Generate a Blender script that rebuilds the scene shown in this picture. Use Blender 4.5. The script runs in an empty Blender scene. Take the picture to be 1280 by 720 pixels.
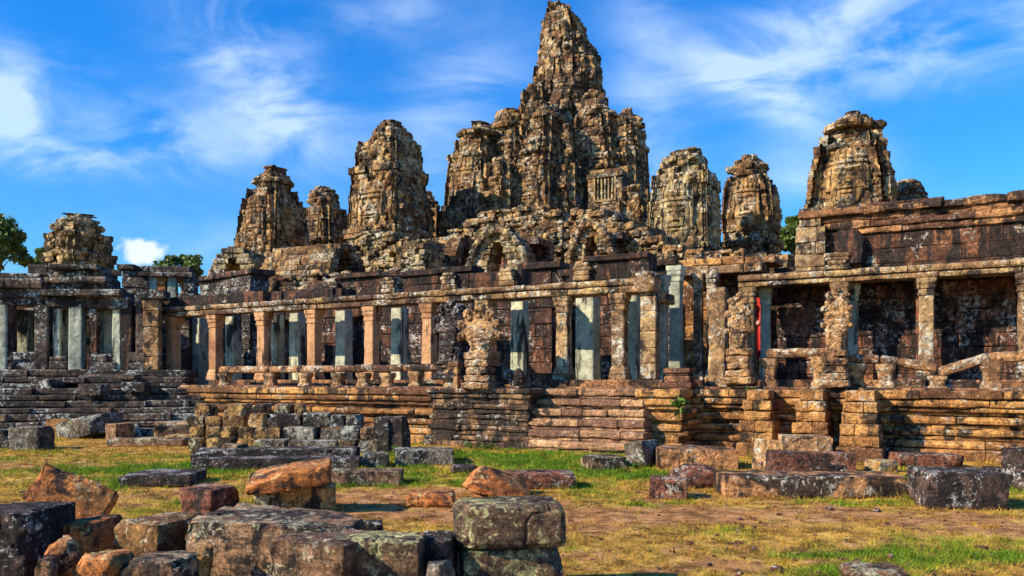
import bpy, math, random
import numpy as np
from mathutils import Vector, Matrix

random.seed(7)
RNG = np.random.default_rng(7)
S = bpy.context.scene
COL = S.collection
R = math.radians

# ------------------------------------------------------------------ camera
EYE, FPX, HZ = 1.9, 1000.0, 475.0          # eye height; focal length and horizon in photo pixels
cam_d = bpy.data.cameras.new('camera'); cam = bpy.data.objects.new('camera', cam_d); COL.objects.link(cam)
cam.location = (0, 0, EYE); cam.rotation_euler = (R(90), 0, 0)
cam_d.sensor_width = 36; cam_d.lens = 36 * FPX / 1280; cam_d.shift_y = (HZ - 360) / 1280
cam_d.clip_end = 5000; cam_d.clip_start = 0.1
S.camera = cam

# ------------------------------------------------------------------ sun, sky, exposure
SUN_AZ, SUN_EL = 66, 31                      # degrees left of straight-behind-camera, elevation
to_sun = Vector((-math.sin(R(SUN_AZ)) * math.cos(R(SUN_EL)), -math.cos(R(SUN_AZ)) * math.cos(R(SUN_EL)), math.sin(R(SUN_EL))))
sd = bpy.data.lights.new('sun', 'SUN'); sun = bpy.data.objects.new('sun', sd); COL.objects.link(sun)
sd.energy = 4.3; sd.angle = R(0.5); sd.color = (1.0, 0.84, 0.63)
sun.rotation_euler = to_sun.to_track_quat('Z', 'Y').to_euler(); sun.location = (-60, -40, 60)
S.view_settings.view_transform = 'Standard'; S.view_settings.look = 'None'
S.view_settings.exposure = 0.85; S.view_settings.gamma = 1.0; S.view_settings.use_curve_mapping = False
S.cycles.max_bounces = 5; S.cycles.diffuse_bounces = 3; S.cycles.use_denoising = True


class NT:
    """thin helper over a node tree"""
    def __init__(self, nt): self.nt = nt; self.n = nt.nodes; self.l = nt.links
    def new(self, t, **kw):
        n = self.n.new(t)
        for k, v in kw.items(): setattr(n, k, v)
        return n
    def put(self, sock, v):
        if hasattr(v, 'is_output') or isinstance(v, bpy.types.NodeSocket): self.l.new(v, sock)
        elif isinstance(v, (tuple, list)) and len(v) == 3 and sock.type == 'RGBA': sock.default_value = (*v, 1)
        else: sock.default_value = v
    def math(self, op, a, b=0.0, c=None, clamp=False):
        n = self.new('ShaderNodeMath', operation=op, use_clamp=clamp)
        self.put(n.inputs[0], a); self.put(n.inputs[1], b)
        if c is not None: self.put(n.inputs[2], c)
        return n.outputs[0]
    def mix(self, f, a, b, blend='MIX'):
        n = self.new('ShaderNodeMix', data_type='RGBA', blend_type=blend)
        self.put(n.inputs['Factor'], f); self.put(n.inputs[6], a); self.put(n.inputs[7], b)
        return n.outputs[2]
    def smooth(self, x, lo, hi):
        n = self.new('ShaderNodeMapRange', interpolation_type='SMOOTHSTEP')
        self.put(n.inputs[0], x); self.put(n.inputs[1], lo); self.put(n.inputs[2], hi)
        return n.outputs[0]
    def scale(self, vec, s):
        n = self.new('ShaderNodeVectorMath', operation='MULTIPLY')
        self.put(n.inputs[0], vec); n.inputs[1].default_value = s if isinstance(s, (tuple, list)) else (s, s, s)
        return n.outputs[0]
    def vadd(self, vec, s):
        n = self.new('ShaderNodeVectorMath', operation='ADD')
        self.put(n.inputs[0], vec); self.put(n.inputs[1], s)
        return n.outputs[0]
    def noise(self, vec, scale, detail=4, rough=0.55, dist=0.0):
        n = self.new('ShaderNodeTexNoise')
        self.put(n.inputs['Vector'], vec); n.inputs['Scale'].default_value = scale
        n.inputs['Detail'].default_value = detail; n.inputs['Roughness'].default_value = rough
        n.inputs['Distortion'].default_value = dist
        return n.outputs['Fac']
    def ramp(self, f, stops):
        n = self.new('ShaderNodeValToRGB'); e = n.color_ramp.elements
        while len(e) < len(stops): e.new(0.5)
        for i, (p, c) in enumerate(stops): e[i].position = p; e[i].color = (*c, 1)
        self.put(n.inputs[0], f)
        return n.outputs[0]


W = bpy.data.worlds.new('World'); S.world = W; W.use_nodes = True
g = NT(W.node_tree); g.n.clear()
sky = g.new('ShaderNodeTexSky', sky_type='NISHITA', sun_disc=False)
sky.sun_elevation = R(SUN_EL); sky.sun_rotation = math.atan2(to_sun.x, to_sun.y) % (2 * math.pi)
sky.air_density = 1.0; sky.dust_density = 0.4; sky.ozone_density = 2.5
tc = g.new('ShaderNodeTexCoord').outputs['Generated']
sep = g.new('ShaderNodeSeparateXYZ'); g.l.new(tc, sep.inputs[0])
yy = g.math('ADD', g.math('ABSOLUTE', sep.outputs[1]), 0.08)
px_ = g.math('DIVIDE', sep.outputs[0], yy); pz_ = g.math('DIVIDE', sep.outputs[2], yy)
def cvec(x, z):
    n = g.new('ShaderNodeCombineXYZ'); g.put(n.inputs[0], x); g.put(n.inputs[1], z); g.put(n.inputs[2], sep.outputs[1]); return n.outputs[0]
cv = cvec(px_, pz_)
skycol = g.mix(1.0, sky.outputs[0], g.mix(g.smooth(sep.outputs[2], -.02, .42), (0.50, 1.0, 1.28), (0.11, 0.98, 1.88)), 'MULTIPLY')
def blob(cx, cz, rx, rz, tilt=0.0, amp=1.0):
    dx = g.math('SUBTRACT', px_, cx); dz = g.math('SUBTRACT', pz_, cz)
    if tilt: dz = g.math('SUBTRACT', dz, g.math('MULTIPLY', dx, tilt))
    q = g.math('ADD', g.math('POWER', g.math('ABSOLUTE', g.math('DIVIDE', dx, rx)), 2), g.math('POWER', g.math('ABSOLUTE', g.math('DIVIDE', dz, rz)), 2))
    return g.math('MULTIPLY', g.math('EXPONENT', g.math('MULTIPLY', q, -1)), amp)
cover = None
for b in [(-.56, .335, .16, .045, -.28, .9), (-.50, .285, .17, .035, -.12, .95), (-.56, .250, .16, .022, 0, .5), (-.30, .35, .09, .075, -.55, .95), (-.25, .29, .07, .06, -.3, .5), (-.13, .425, .09, .03, .2, .5),
          (.36, .405, .17, .045, .3, 1.1), (.28, .335, .10, .03, -.5, .95), (.52, .385, .17, .04, .25, .95), (.60, .43, .12, .03, .2, .6), (-.06, .335, .08, .06, .35, .6), (.15, .38, .04, .09, .0, .45),
          (.34, .235, .07, .04, 0, .6), (-.45, .15, .35, .04, .0, .35), (-.10, .24, .05, .05, 0, .55), (.17, .25, .04, .05, 0, .4), (.75, .16, .3, .04, .0, .3), (-.36, .475, .12, .03, -.3, .35)]:
    o = blob(*b); cover = o if cover is None else g.math('ADD', cover, o)
cvs = g.vadd(g.scale(cv, (2.2, 5.5, 1)), (0, 0, 0))
wisp = g.noise(cvs, 2.1, 8, .56, .7)
wisp2 = g.noise(g.scale(cv, (1.2, 2.2, 1)), 5.0, 5, .6, .5)
dens = g.math('MULTIPLY', cover, g.math('ADD', g.smooth(wisp, .36, .68), g.math('MULTIPLY', g.smooth(wisp2, .4, .7), .3)))
dens = g.math('MULTIPLY', g.math('MINIMUM', dens, 1.0), .56)
cum = g.math('MULTIPLY', g.smooth(g.math('ADD', blob(-.425, .148, .03, .018), g.math('MULTIPLY', g.math('SUBTRACT', g.noise(cv, 45, 4), .5), .9)), .40, .72), .6)
skyc = g.mix(dens, skycol, (7.6, 9.0, 10.2))
skyc = g.mix(cum, skyc, (10.5, 10.2, 10.0))
bg = g.new('ShaderNodeBackground'); g.l.new(skyc, bg.inputs[0]); bg.inputs[1].default_value = 0.074
wo = g.new('ShaderNodeOutputWorld'); g.l.new(bg.outputs[0], wo.inputs[0])

# ------------------------------------------------------------------ numpy noise
def _hash(ix, iy, iz, seed):
    h = (ix.astype(np.int64) * 374761393 + iy.astype(np.int64) * 668265263 + iz.astype(np.int64) * 2147483647 + seed * 144665) & 0xffffffff
    h = ((h ^ (h >> 13)) * 1274126177) & 0xffffffff
    h = ((h ^ (h >> 16)) * 2246822519) & 0xffffffff
    return ((h ^ (h >> 15)) & 0xffff) / 65535.0
def vnoise(P, seed=0):
    i = np.floor(P).astype(np.int64); f = P - i; f = f * f * (3 - 2 * f)
    x, y, z = i[:, 0], i[:, 1], i[:, 2]; out = 0
    for a in (0, 1):
        wa = f[:, 0] if a else 1 - f[:, 0]
        for b in (0, 1):
            wb = f[:, 1] if b else 1 - f[:, 1]
            for c in (0, 1):
                wc = f[:, 2] if c else 1 - f[:, 2]
                out = out + wa * wb * wc * _hash(x + a, y + b, z + c, seed)
    return out * 2 - 1
def fbm(P, scale=1.0, octv=3, seed=0, gain=.5):
    P = np.asarray(P, float) * scale; o = 0; a = 1; t = 0
    for k in range(octv): o = o + a * vnoise(P * 2 ** k + 17.3 * k, seed + k); t += a; a *= gain
    return o / t

# ------------------------------------------------------------------ frames: photo pixel -> place
TH = R(28); CT, ST = math.cos(TH), math.sin(TH)
def Yb(px, b): return b / ((px - 640) / FPX * ST + CT)
def ub(px, b): t = (px - 640) / FPX; Y = Yb(px, b); return t * Y * CT - Y * ST
def zz(py, Y): return EYE + (HZ - py) / FPX * Y
def zb(px, py, b): return zz(py, Yb(px, b))
def XY(px, Y): return ((px - 640) / FPX * Y, Y)
def f2w(u, b): return (u * CT + b * ST, -u * ST + b * CT)       # facade frame -> world

# ------------------------------------------------------------------ objects
ROOTS = {}
def tag(o, label=None, cat=None, group=None, kind=None):
    if label: o['label'] = label
    if cat: o['category'] = cat
    if group: o['group'] = group
    if kind: o['kind'] = kind
    return o
def thing(name, label, cat, loc=(0, 0, 0), rotz=0.0, group=None):
    o = bpy.data.objects.new(name, None); COL.objects.link(o)
    o.location = loc; o.rotation_euler = (0, 0, rotz); o.empty_display_size = .3
    ROOTS[o.name] = (np.array(loc, float), rotz)
    return tag(o, label, cat, group)
def rotz(P, a):
    c, s = math.cos(a), math.sin(a); P = np.asarray(P, float)
    return np.stack([P[:, 0] * c - P[:, 1] * s, P[:, 0] * s + P[:, 1] * c, P[:, 2]], 1)

class MB:
    """collects geometry in a frame (rotation about z), links it as ONE mesh object"""
    def __init__(self, frame=0.0): self.v = []; self.f = []; self.t = []; self.n = 0; self.frame = frame
    def add(self, verts, faces, tone=0.0):
        verts = np.asarray(verts, float); k = self.n
        self.v.append(verts); self.f.extend([tuple(i + k for i in fc) for fc in faces]); self.n += len(verts)
        if np.isscalar(tone): self.t.extend([tone] * len(faces))
        else: self.t.extend(list(tone))
    def world(self): return rotz(np.concatenate(self.v), self.frame)
    def build(self, name, mat, parent=None, smooth=False, attrs=None):
        P = self.world(); loc = None
        if parent is not None:
            r = parent
            while r.parent is not None: r = r.parent
            L, a = ROOTS[r.name]; P = rotz(P - L, -a)
        else:
            lo, hi = P.min(0), P.max(0); loc = np.array([(lo[0] + hi[0]) / 2, (lo[1] + hi[1]) / 2, lo[2]]); P = P - loc
        me = bpy.data.meshes.new(name); me.from_pydata(P.tolist(), [], self.f)
        a = me.attributes.new('tone', 'FLOAT', 'FACE'); a.data.foreach_set('value', np.asarray(self.t, np.float32))
        if attrs:
            for k, arr in attrs.items():
                at = me.attributes.new(k, 'FLOAT', 'POINT'); at.data.foreach_set('value', np.asarray(arr, np.float32))
        if smooth: me.polygons.foreach_set('use_smooth', [True] * len(me.polygons))
        me.materials.append(mat); me.update()
        o = bpy.data.objects.new(name, me); COL.objects.link(o)
        if loc is not None: o.location = loc; ROOTS[o.name] = (loc, 0.0)
        if parent is not None: o.parent = parent
        return o

_cg = {}
def cube_grid(nx, ny, nz):
    k = (nx, ny, nz)
    if k in _cg: return _cg[k]
    idx = {}; V = []; F = []
    def vid(i, j, l):
        if (i, j, l) not in idx: idx[(i, j, l)] = len(V); V.append((i, j, l))
        return idx[(i, j, l)]
    for i in range(nx):
        for j in range(ny):
            F.append((vid(i, j, 0), vid(i, j + 1, 0), vid(i + 1, j + 1, 0), vid(i + 1, j, 0)))
            F.append((vid(i, j, nz), vid(i + 1, j, nz), vid(i + 1, j + 1, nz), vid(i, j + 1, nz)))
    for i in range(nx):
        for l in range(nz):
            F.append((vid(i, 0, l), vid(i + 1, 0, l), vid(i + 1, 0, l + 1), vid(i, 0, l + 1)))
            F.append((vid(i, ny, l), vid(i, ny, l + 1), vid(i + 1, ny, l + 1), vid(i + 1, ny, l)))
    for j in range(ny):
        for l in range(nz):
            F.append((vid(0, j, l), vid(0, j, l + 1), vid(0, j + 1, l + 1), vid(0, j + 1, l)))
            F.append((vid(nx, j, l), vid(nx, j + 1, l), vid(nx, j + 1, l + 1), vid(nx, j, l + 1)))
    _cg[k] = (np.array(V, float), F); return _cg[k]

def rot3(rx, ry, rz): return np.array(Matrix.Rotation(rz, 3, 'Z') @ Matrix.Rotation(ry, 3, 'Y') @ Matrix.Rotation(rx, 3, 'X'))
def stone(mb, c, size, n=(3, 3, 3), r=.04, rough=.012, nscale=3.0, chips=0, chipd=(.72, .93), rot=None, tone=None, seed=None, taper=None, rough2=0.0, gouge=0.0, re=None, crack=0.0, wear=0.0):
    """a worn block: rounded box on a grid, broken corners, noise on its faces"""
    V, F = cube_grid(*n); h = np.array(size, float) / 2; nn = np.array(n, float)
    seed = random.randrange(10 ** 6) if seed is None else seed
    p = V / nn * 2 - 1; r = min(r, h.min() * .9); rv = np.array([r if re is None else min(re, r), r, r])
    q = np.empty_like(p)
    for a in range(3):
        pa = p[:, a]
        if n[a] >= 3:
            inn = np.abs(pa) < 1 - 1e-6
            q[:, a] = np.where(inn, pa / (1 - 2 / nn[a]) * (h[a] - rv[a]), pa * h[a])
        else: q[:, a] = pa * h[a]
    inner = np.clip(q, -(h - rv), h - rv); d = (q - inner) / rv; ln = np.linalg.norm(d, axis=1, keepdims=True); ln[ln == 0] = 1
    nr = d / ln; q = inner + nr * rv; q0 = q
    rg = random.Random(seed)
    if taper is not None: q[:, :2] *= (1 + taper * (q[:, 2:3] / h[2]))
    for k in range(chips):
        nv = np.array([rg.uniform(-1, 1), rg.uniform(-1, 1), rg.uniform(-.5, 1)])
        nv = np.sign(nv) * np.abs(nv) ** .6 / h; nv /= np.linalg.norm(nv)
        sup = (q @ nv).max(); dd = sup * rg.uniform(*chipd); e = q @ nv - dd
        q = q - np.clip(e, 0, None)[:, None] * nv
    if rough:
        o = np.array([rg.uniform(0, 99), rg.uniform(0, 99), rg.uniform(0, 99)])
        q = q + nr * (fbm(q + o, nscale, 3, seed % 91) * rough)[:, None]
        if rough2: q = q + nr * (fbm(q + o, nscale * 4.5, 3, seed % 71, .6) * rough2)[:, None]
        if crack: q = q - nr * (np.exp(-(fbm(q * [1, 1, .6] + o + 9, 1.5, 4, seed % 37, .55) / .014) ** 2) * crack)[:, None]
        if gouge: q = q - nr * (np.clip(fbm(q + o, nscale * 1.6, 2, seed % 53) - .25, 0, 1) * gouge)[:, None]
    if wear:
        ed = np.sort(np.clip(h - np.abs(q0), 0, None), axis=1)[:, 1]
        q = q - nr * (np.exp(-(ed / .05) ** 2) * np.clip(fbm(q + o, 6.5, 4, seed % 43, .6) + .12, 0, 1) * wear)[:, None]
    if rot is not None: q = q @ rot.T
    mb.add(q + np.array(c, float), F, rg.uniform(-1, 1) if tone is None else tone)

def course(mb, p0, p1, depth, z0, z1, lmin=.6, lmax=1.3, off=.02, r=.035, rough=.015, n=(3, 3, 3), miss=0.0, joff=0.006, zj=0.0, nscale=3.0, re=.014):
    """blocks laid end to end from p0 to p1; the front is on the right-hand side of that walk; depth runs to the left"""
    p0 = np.array(p0, float); p1 = np.array(p1, float); d = p1 - p0; L = np.linalg.norm(d)
    if L < .05: return
    d /= L; nrm = np.array([d[1], -d[0]]); a = math.atan2(d[1], d[0]); M = rot3(0, 0, a)
    s = 0
    while s < L - 1e-6:
        l = min(random.uniform(lmin, lmax), L - s)
        if L - s - l < lmin * .5: l = L - s
        if random.random() >= miss:
            o = random.uniform(-off, off); c = p0 + d * (s + l / 2) + nrm * (o - depth / 2)
            dz = random.uniform(-zj, zj)
            stone(mb, (c[0], c[1], (z0 + z1) / 2 + dz), (l - joff, depth, z1 - z0 - .008), n, r, rough, nscale, rot=M, re=re, rough2=rough * .5)
        s += l
def wall(mb, p0, p1, depth, z0, z1, ch=.38, **kw):
    z = z0
    while z < z1 - .05:
        c = min(ch * random.uniform(.85, 1.15), z1 - z)
        if z1 - z - c < .12: c = z1 - z
        course(mb, p0, p1, depth, z, z + c, **kw); z += c
def box(mb, lo, hi, tone=0.0):
    lo = np.array(lo, float); hi = np.array(hi, float)
    V, F = cube_grid(1, 1, 1); mb.add(lo + V * (hi - lo), F, tone)
def levels(mb, pts, lv, depth=.9, **kw):
    """moulded courses along an open polyline; lv = (z0, z1, setback, rounding)"""
    for (z0, z1, sb, r) in lv:
        P = [np.array(p, float) for p in pts]; nrm = []
        for i in range(len(P) - 1):
            d = (P[i + 1] - P[i]) / np.linalg.norm(P[i + 1] - P[i]); nrm.append(np.array([d[1], -d[0]]))
        for i in range(len(P) - 1):
            a = P[i] - nrm[i] * sb; b = P[i + 1] - nrm[i] * sb
            if i > 0: a = a - nrm[i - 1] * sb
            if i < len(P) - 2: b = b - nrm[i + 1] * sb
            course(mb, a, b, depth, z0, z1, r=r, **kw)
def loft(mb, lv, seg=20, power=2.6, rough=.03, nscale=3.0, seed=0, rough2=0.0, tone=None, cap=True):
    """rings (z, cx, cy, hx, hy): superellipse sections, closed at both ends"""
    V = []; F = []; n = seg
    th = np.linspace(0, 2 * np.pi, n, endpoint=False)
    cx = np.sign(np.cos(th)) * np.abs(np.cos(th)) ** (2 / power); sy = np.sign(np.sin(th)) * np.abs(np.sin(th)) ** (2 / power)
    nr = []
    for (z, ox, oy, hx, hy) in lv:
        V.append(np.stack([ox + cx * hx, oy + sy * hy, np.full(n, z)], 1)); nr.append(np.stack([np.cos(th), np.sin(th), np.zeros(n)], 1))
    V = np.concatenate(V); nr = np.concatenate(nr)
    V = V + nr * (fbm(V + seed * 3.7, nscale, 3, seed) * rough)[:, None]
    if rough2: V = V + nr * (fbm(V + seed * 1.7, nscale * 4, 2, seed + 5) * rough2)[:, None]
    m = len(lv)
    for i in range(m - 1):
        for j in range(n):
            a = i * n + j; b = i * n + (j + 1) % n; F.append((a, b, b + n, a + n))
    if cap: F.append(tuple(range(n - 1, -1, -1))); F.append(tuple((m - 1) * n + j for j in range(n)))
    mb.add(V, F, random.uniform(-1, 1) if tone is None else tone)
def dense(lv, step=.12):
    out = []
    for a, b in zip(lv[:-1], lv[1:]):
        k = max(1, int(abs(b[0] - a[0]) / step))
        for i in range(k): t = i / k; out.append(tuple(a[q] + (b[q] - a[q]) * t for q in range(5)))
    return out + [lv[-1]]

# ------------------------------------------------------------------ materials
def stone_mat(name, light, mid, dark, crust=(.02, .017, .016), crust_amt=.5, lichen=(.5, .47, .38), lichen_amt=.35, moss=(.12, .14, .03), moss_amt=.0,
              sc=1.0, bump=.5, tonef=.35, streak=.5, courses=0.0, spec=.25, rough=.85, fine=1.0, blotch=1.0, bed=0.0):
    m = bpy.data.materials.new(name); m.use_nodes = True; t = NT(m.node_tree); t.n.clear()
    geo = t.new('ShaderNodeNewGeometry'); oi = t.new('ShaderNodeObjectInfo')
    offs = t.new('ShaderNodeCombineXYZ'); t.put(offs.inputs[0], t.math('MULTIPLY', oi.outputs['Random'], 37.0)); t.put(offs.inputs[1], t.math('MULTIPLY', oi.outputs['Random'], 91.0))
    pos = t.vadd(geo.outputs['Position'], offs.outputs[0])
    att = t.new('ShaderNodeAttribute', attribute_name='tone'); tone = att.outputs['Fac']
    vary = t.math('MULTIPLY', t.math('SUBTRACT', oi.outputs['Random'], .5), .12)
    n1 = t.noise(pos, .55 * sc, 5, .6); n2 = t.noise(pos, 2.6 * sc, 6, .65, .3)
    base = t.math('ADD', t.math('ADD', t.math('MULTIPLY', n1, .75), t.math('MULTIPLY', n2, .4)), t.math('ADD', t.math('MULTIPLY', tone, tonef * .28), vary))
    col = t.ramp(base, [(.36, dark), (.55, mid), (.76, light)])
    # dark weathering crust, runs down the stone
    st = t.noise(t.scale(pos, (3.2 * sc, 3.2 * sc, .5 * sc)), 1.0, 6, .7, .4)
    c1 = t.noise(pos, 1.15 * sc, 8, .68, .5)
    cr = t.math('ADD', t.math('ADD', t.math('MULTIPLY', st, streak), t.math('MULTIPLY', c1, 1 - streak)), t.math('MULTIPLY', tone, tonef * .1))
    th = .645 - .26 * crust_amt
    cm = t.smooth(cr, th - .03, th + .04)
    col = t.mix(t.math('MULTIPLY', cm, .93), col, crust)
    # lichen
    l1 = t.noise(pos, 7.5 * sc, 7, .72, .6); l2 = t.noise(pos, 1.1 * sc, 3, .5)
    sn = t.new('ShaderNodeSeparateXYZ'); t.l.new(geo.outputs['Normal'], sn.inputs[0])
    lv = t.math('ADD', t.math('ADD', t.math('MULTIPLY', l1, .72), t.math('MULTIPLY', l2, .42)), t.math('MULTIPLY', sn.outputs[2], .035))
    th = .715 - .24 * lichen_amt
    col = t.mix(t.math('MULTIPLY', t.smooth(lv, th, th + .03), .9), col, t.mix(t.noise(pos, 3.1 * sc, 3), lichen, tuple(x * .55 for x in lichen)))
    if moss_amt > 0:
        mv = t.math('ADD', t.math('MULTIPLY', t.noise(pos, 1.6 * sc, 6, .65), .8), t.math('MULTIPLY', t.noise(pos, 14 * sc, 3, .6), .3))
        th = .75 - .3 * moss_amt
        col = t.mix(t.math('MULTIPLY', t.smooth(mv, th, th + .07), .85), col, moss)
    # blotches, then fine grain of light and dark specks
    bl = t.noise(t.vadd(pos, (31.0, 7.0, 3.0)), 4.2 * sc, 7, .74, .5)
    col = t.mix(1.0, col, t.ramp(bl, [(.36, (1 - .74 * blotch,) * 3), (.5, (1, 1, 1)), (.64, (1 + .75 * blotch, 1 + .72 * blotch, 1 + .62 * blotch))]), 'MULTIPLY')
    f1 = t.noise(pos, 22 * sc, 5, .75)
    col = t.mix(1.0, col, t.ramp(f1, [(.30, (1 - .78 * fine,) * 3), (.5, (1, 1, 1)), (.72, (1 + .9 * fine,) * 3)]), 'MULTIPLY')
    b = t.new('ShaderNodeBsdfPrincipled'); t.put(b.inputs['Base Color'], col); b.inputs['Roughness'].default_value = rough
    b.inputs['Specular IOR Level'].default_value = spec
    h = t.math('ADD', t.math('MULTIPLY', t.noise(pos, 5.5 * sc, 8, .7), 1.0), t.math('MULTIPLY', f1, .35))
    vor = t.new('ShaderNodeTexVoronoi', feature='F1'); t.put(vor.inputs['Vector'], pos); vor.inputs['Scale'].default_value = 9 * sc
    h = t.math('ADD', h, t.math('MULTIPLY', t.smooth(vor.outputs['Distance'], 0, .45), .25))
    if bed:
        ob = t.new('ShaderNodeTexCoord').outputs['Object']; bn = t.noise(t.scale(ob, (1.6, 1.6, 16)), 1.0, 6, .62, .6); gr_ = t.noise(ob, 95, 4, .7)
        col = t.mix(1.0, col, t.ramp(t.math('ADD', t.math('MULTIPLY', bn, .6), t.math('MULTIPLY', gr_, .4)), [(.36, (.58,) * 3), (.5, (1, 1, 1)), (.64, (1.4,) * 3)]), 'MULTIPLY'); b.inputs['Base Color'].default_value = (0, 0, 0, 1); t.put(b.inputs['Base Color'], col)
        h = t.math('ADD', h, t.math('ADD', t.math('MULTIPLY', bn, .9 * bed), t.math('MULTIPLY', gr_, .30)))
    if courses:
        br = t.new('ShaderNodeTexBrick'); br.offset = .5
        sp = t.new('ShaderNodeSeparateXYZ'); t.l.new(geo.outputs['Position'], sp.inputs[0])
        cb = t.new('ShaderNodeCombineXYZ'); t.put(cb.inputs[0], t.math('ADD', sp.outputs[0], sp.outputs[1])); t.put(cb.inputs[1], sp.outputs[2])
        t.put(br.inputs['Vector'], cb.outputs[0]); br.inputs['Scale'].default_value = 1.0 / courses; br.inputs['Mortar Size'].default_value = .02
        h = t.math('SUBTRACT', h, t.math('MULTIPLY', br.outputs['Fac'], .8))
    bp = t.new('ShaderNodeBump'); bp.inputs['Strength'].default_value = bump; bp.inputs['Distance'].default_value = .09 / sc; t.put(bp.inputs['Height'], h)
    t.l.new(bp.outputs[0], b.inputs['Normal'])
    o = t.new('ShaderNodeOutputMaterial'); t.l.new(b.outputs[0], o.inputs[0])
    return m

M = {}
M['tower'] = stone_mat('carved_tower_sandstone', (.60, .38, .145), (.36, .20, .075), (.13, .068, .033), crust_amt=.50, lichen=(.60, .54, .40), lichen_amt=.40, moss=(.16, .16, .045), moss_amt=.25, sc=.75, bump=.9, tonef=.9)
M['tower_pale'] = stone_mat('pale_tower_sandstone', (.56, .42, .20), (.36, .24, .10), (.15, .09, .045), crust_amt=.42, lichen=(.60, .54, .38), lichen_amt=.45, moss=(.20, .20, .06), moss_amt=.3, sc=.75, bump=.9, tonef=.9)
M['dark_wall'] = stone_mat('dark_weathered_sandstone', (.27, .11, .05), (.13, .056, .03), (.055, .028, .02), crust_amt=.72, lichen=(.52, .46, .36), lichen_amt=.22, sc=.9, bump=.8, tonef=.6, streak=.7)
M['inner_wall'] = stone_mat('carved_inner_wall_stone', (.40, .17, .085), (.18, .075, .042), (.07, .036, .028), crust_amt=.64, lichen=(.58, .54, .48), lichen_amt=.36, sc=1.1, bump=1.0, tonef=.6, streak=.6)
M['terrace'] = stone_mat('ochre_terrace_sandstone', (.58, .30, .095), (.37, .175, .055), (.13, .06, .028), crust_amt=.38, lichen=(.60, .54, .42), lichen_amt=.24, moss=(.16, .16, .04), moss_amt=.15, sc=1.0, bump=.8, tonef=.8, streak=.35, blotch=.8)
M['terrace_brown'] = stone_mat('brown_step_sandstone', (.44, .22, .09), (.27, .125, .055), (.11, .05, .03), crust_amt=.42, lichen=(.52, .47, .38), lichen_amt=.24, moss=(.11, .13, .03), moss_amt=.2, sc=1.0, bump=.8, tonef=.8, streak=.35)
M['stair'] = stone_mat('worn_pinkish_step_stone', (.56, .33, .17), (.40, .22, .11), (.19, .10, .06), crust_amt=.24, lichen=(.56, .48, .38), lichen_amt=.16, sc=1.0, bump=.7, tonef=.9, streak=.2, blotch=.7)
M['flank'] = stone_mat('dark_lichened_landing_stone', (.33, .19, .09), (.165, .09, .05), (.065, .04, .028), crust_amt=.62, lichen=(.54, .50, .40), lichen_amt=.34, moss=(.13, .14, .035), moss_amt=.25, sc=1.0, bump=.8, tonef=.8, streak=.35)
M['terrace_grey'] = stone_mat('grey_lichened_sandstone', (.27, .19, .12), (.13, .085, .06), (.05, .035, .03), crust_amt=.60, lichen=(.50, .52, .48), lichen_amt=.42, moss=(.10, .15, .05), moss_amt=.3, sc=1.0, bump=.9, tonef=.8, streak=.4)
M['column'] = stone_mat('warm_smooth_column_stone', (.60, .33, .17), (.46, .24, .11), (.22, .10, .05), crust_amt=.30, lichen=(.52, .46, .33), lichen_amt=.14, sc=.8, bump=.35, tonef=.5, fine=.4, streak=.75, blotch=.4)
M['column_old'] = stone_mat('lichened_column_stone', (.42, .28, .13), (.27, .16, .075), (.12, .065, .035), crust_amt=.45, lichen=(.56, .54, .44), lichen_amt=.38, moss=(.20, .20, .07), moss_amt=.28, sc=1.0, bump=.6, tonef=.5, fine=.7)
M['column_pale'] = stone_mat('pale_green_column_stone', (.56, .55, .36), (.38, .40, .30), (.15, .17, .13), crust_amt=.34, lichen=(.5, .52, .42), lichen_amt=.12, moss=(.32, .29, .09), moss_amt=.25, sc=.7, bump=.25, tonef=.5, fine=.35, streak=.8, blotch=.5)
M['rail'] = stone_mat('naga_rail_sandstone', (.46, .24, .10), (.27, .13, .055), (.10, .05, .03), crust_amt=.42, lichen=(.66, .60, .46), lichen_amt=.42, sc=1.1, bump=.8, tonef=.5, streak=.3)
M['cornice'] = stone_mat('lichened_cornice_stone', (.46, .30, .13), (.28, .16, .07), (.10, .055, .035), crust_amt=.46, lichen=(.62, .58, .46), lichen_amt=.42, sc=1.1, bump=.8, tonef=.5, streak=.3)
M['statue'] = stone_mat('worn_statue_sandstone', (.50, .29, .12), (.32, .17, .075), (.13, .06, .035), crust_amt=.38, lichen=(.58, .54, .42), lichen_amt=.36, sc=1.6, bump=.9, tonef=.3, streak=.3)
M['orange'] = stone_mat('orange_laterite', (.60, .24, .065), (.44, .15, .04), (.24, .08, .03), crust_amt=.34, lichen=(.66, .52, .26), lichen_amt=.26, sc=2.2, bump=.8, tonef=.3, streak=.2, fine=.9, bed=1.0)
M['brown'] = stone_mat('brown_block_sandstone', (.38, .22, .115), (.21, .115, .06), (.085, .043, .028), crust_amt=.50, lichen=(.50, .46, .30), lichen_amt=.38, moss=(.20, .19, .06), moss_amt=.15, sc=2.0, bump=.8, tonef=.3, streak=.3, fine=.9, bed=1.0)
M['black'] = stone_mat('black_crusted_sandstone', (.20, .12, .075), (.10, .06, .045), (.05, .032, .027), crust_amt=.72, lichen=(.55, .54, .50), lichen_amt=.33, sc=2.2, bump=.9, tonef=.3, streak=.25, bed=1.0)
M['lichen'] = stone_mat('yellow_lichened_block', (.27, .17, .09), (.14, .085, .05), (.06, .038, .028), crust_amt=.46, lichen=(.50, .47, .22), lichen_amt=.46, moss=(.20, .20, .05), moss_amt=.35, sc=1.7, bump=.8, tonef=.3, streak=.3, bed=1.0)
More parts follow.
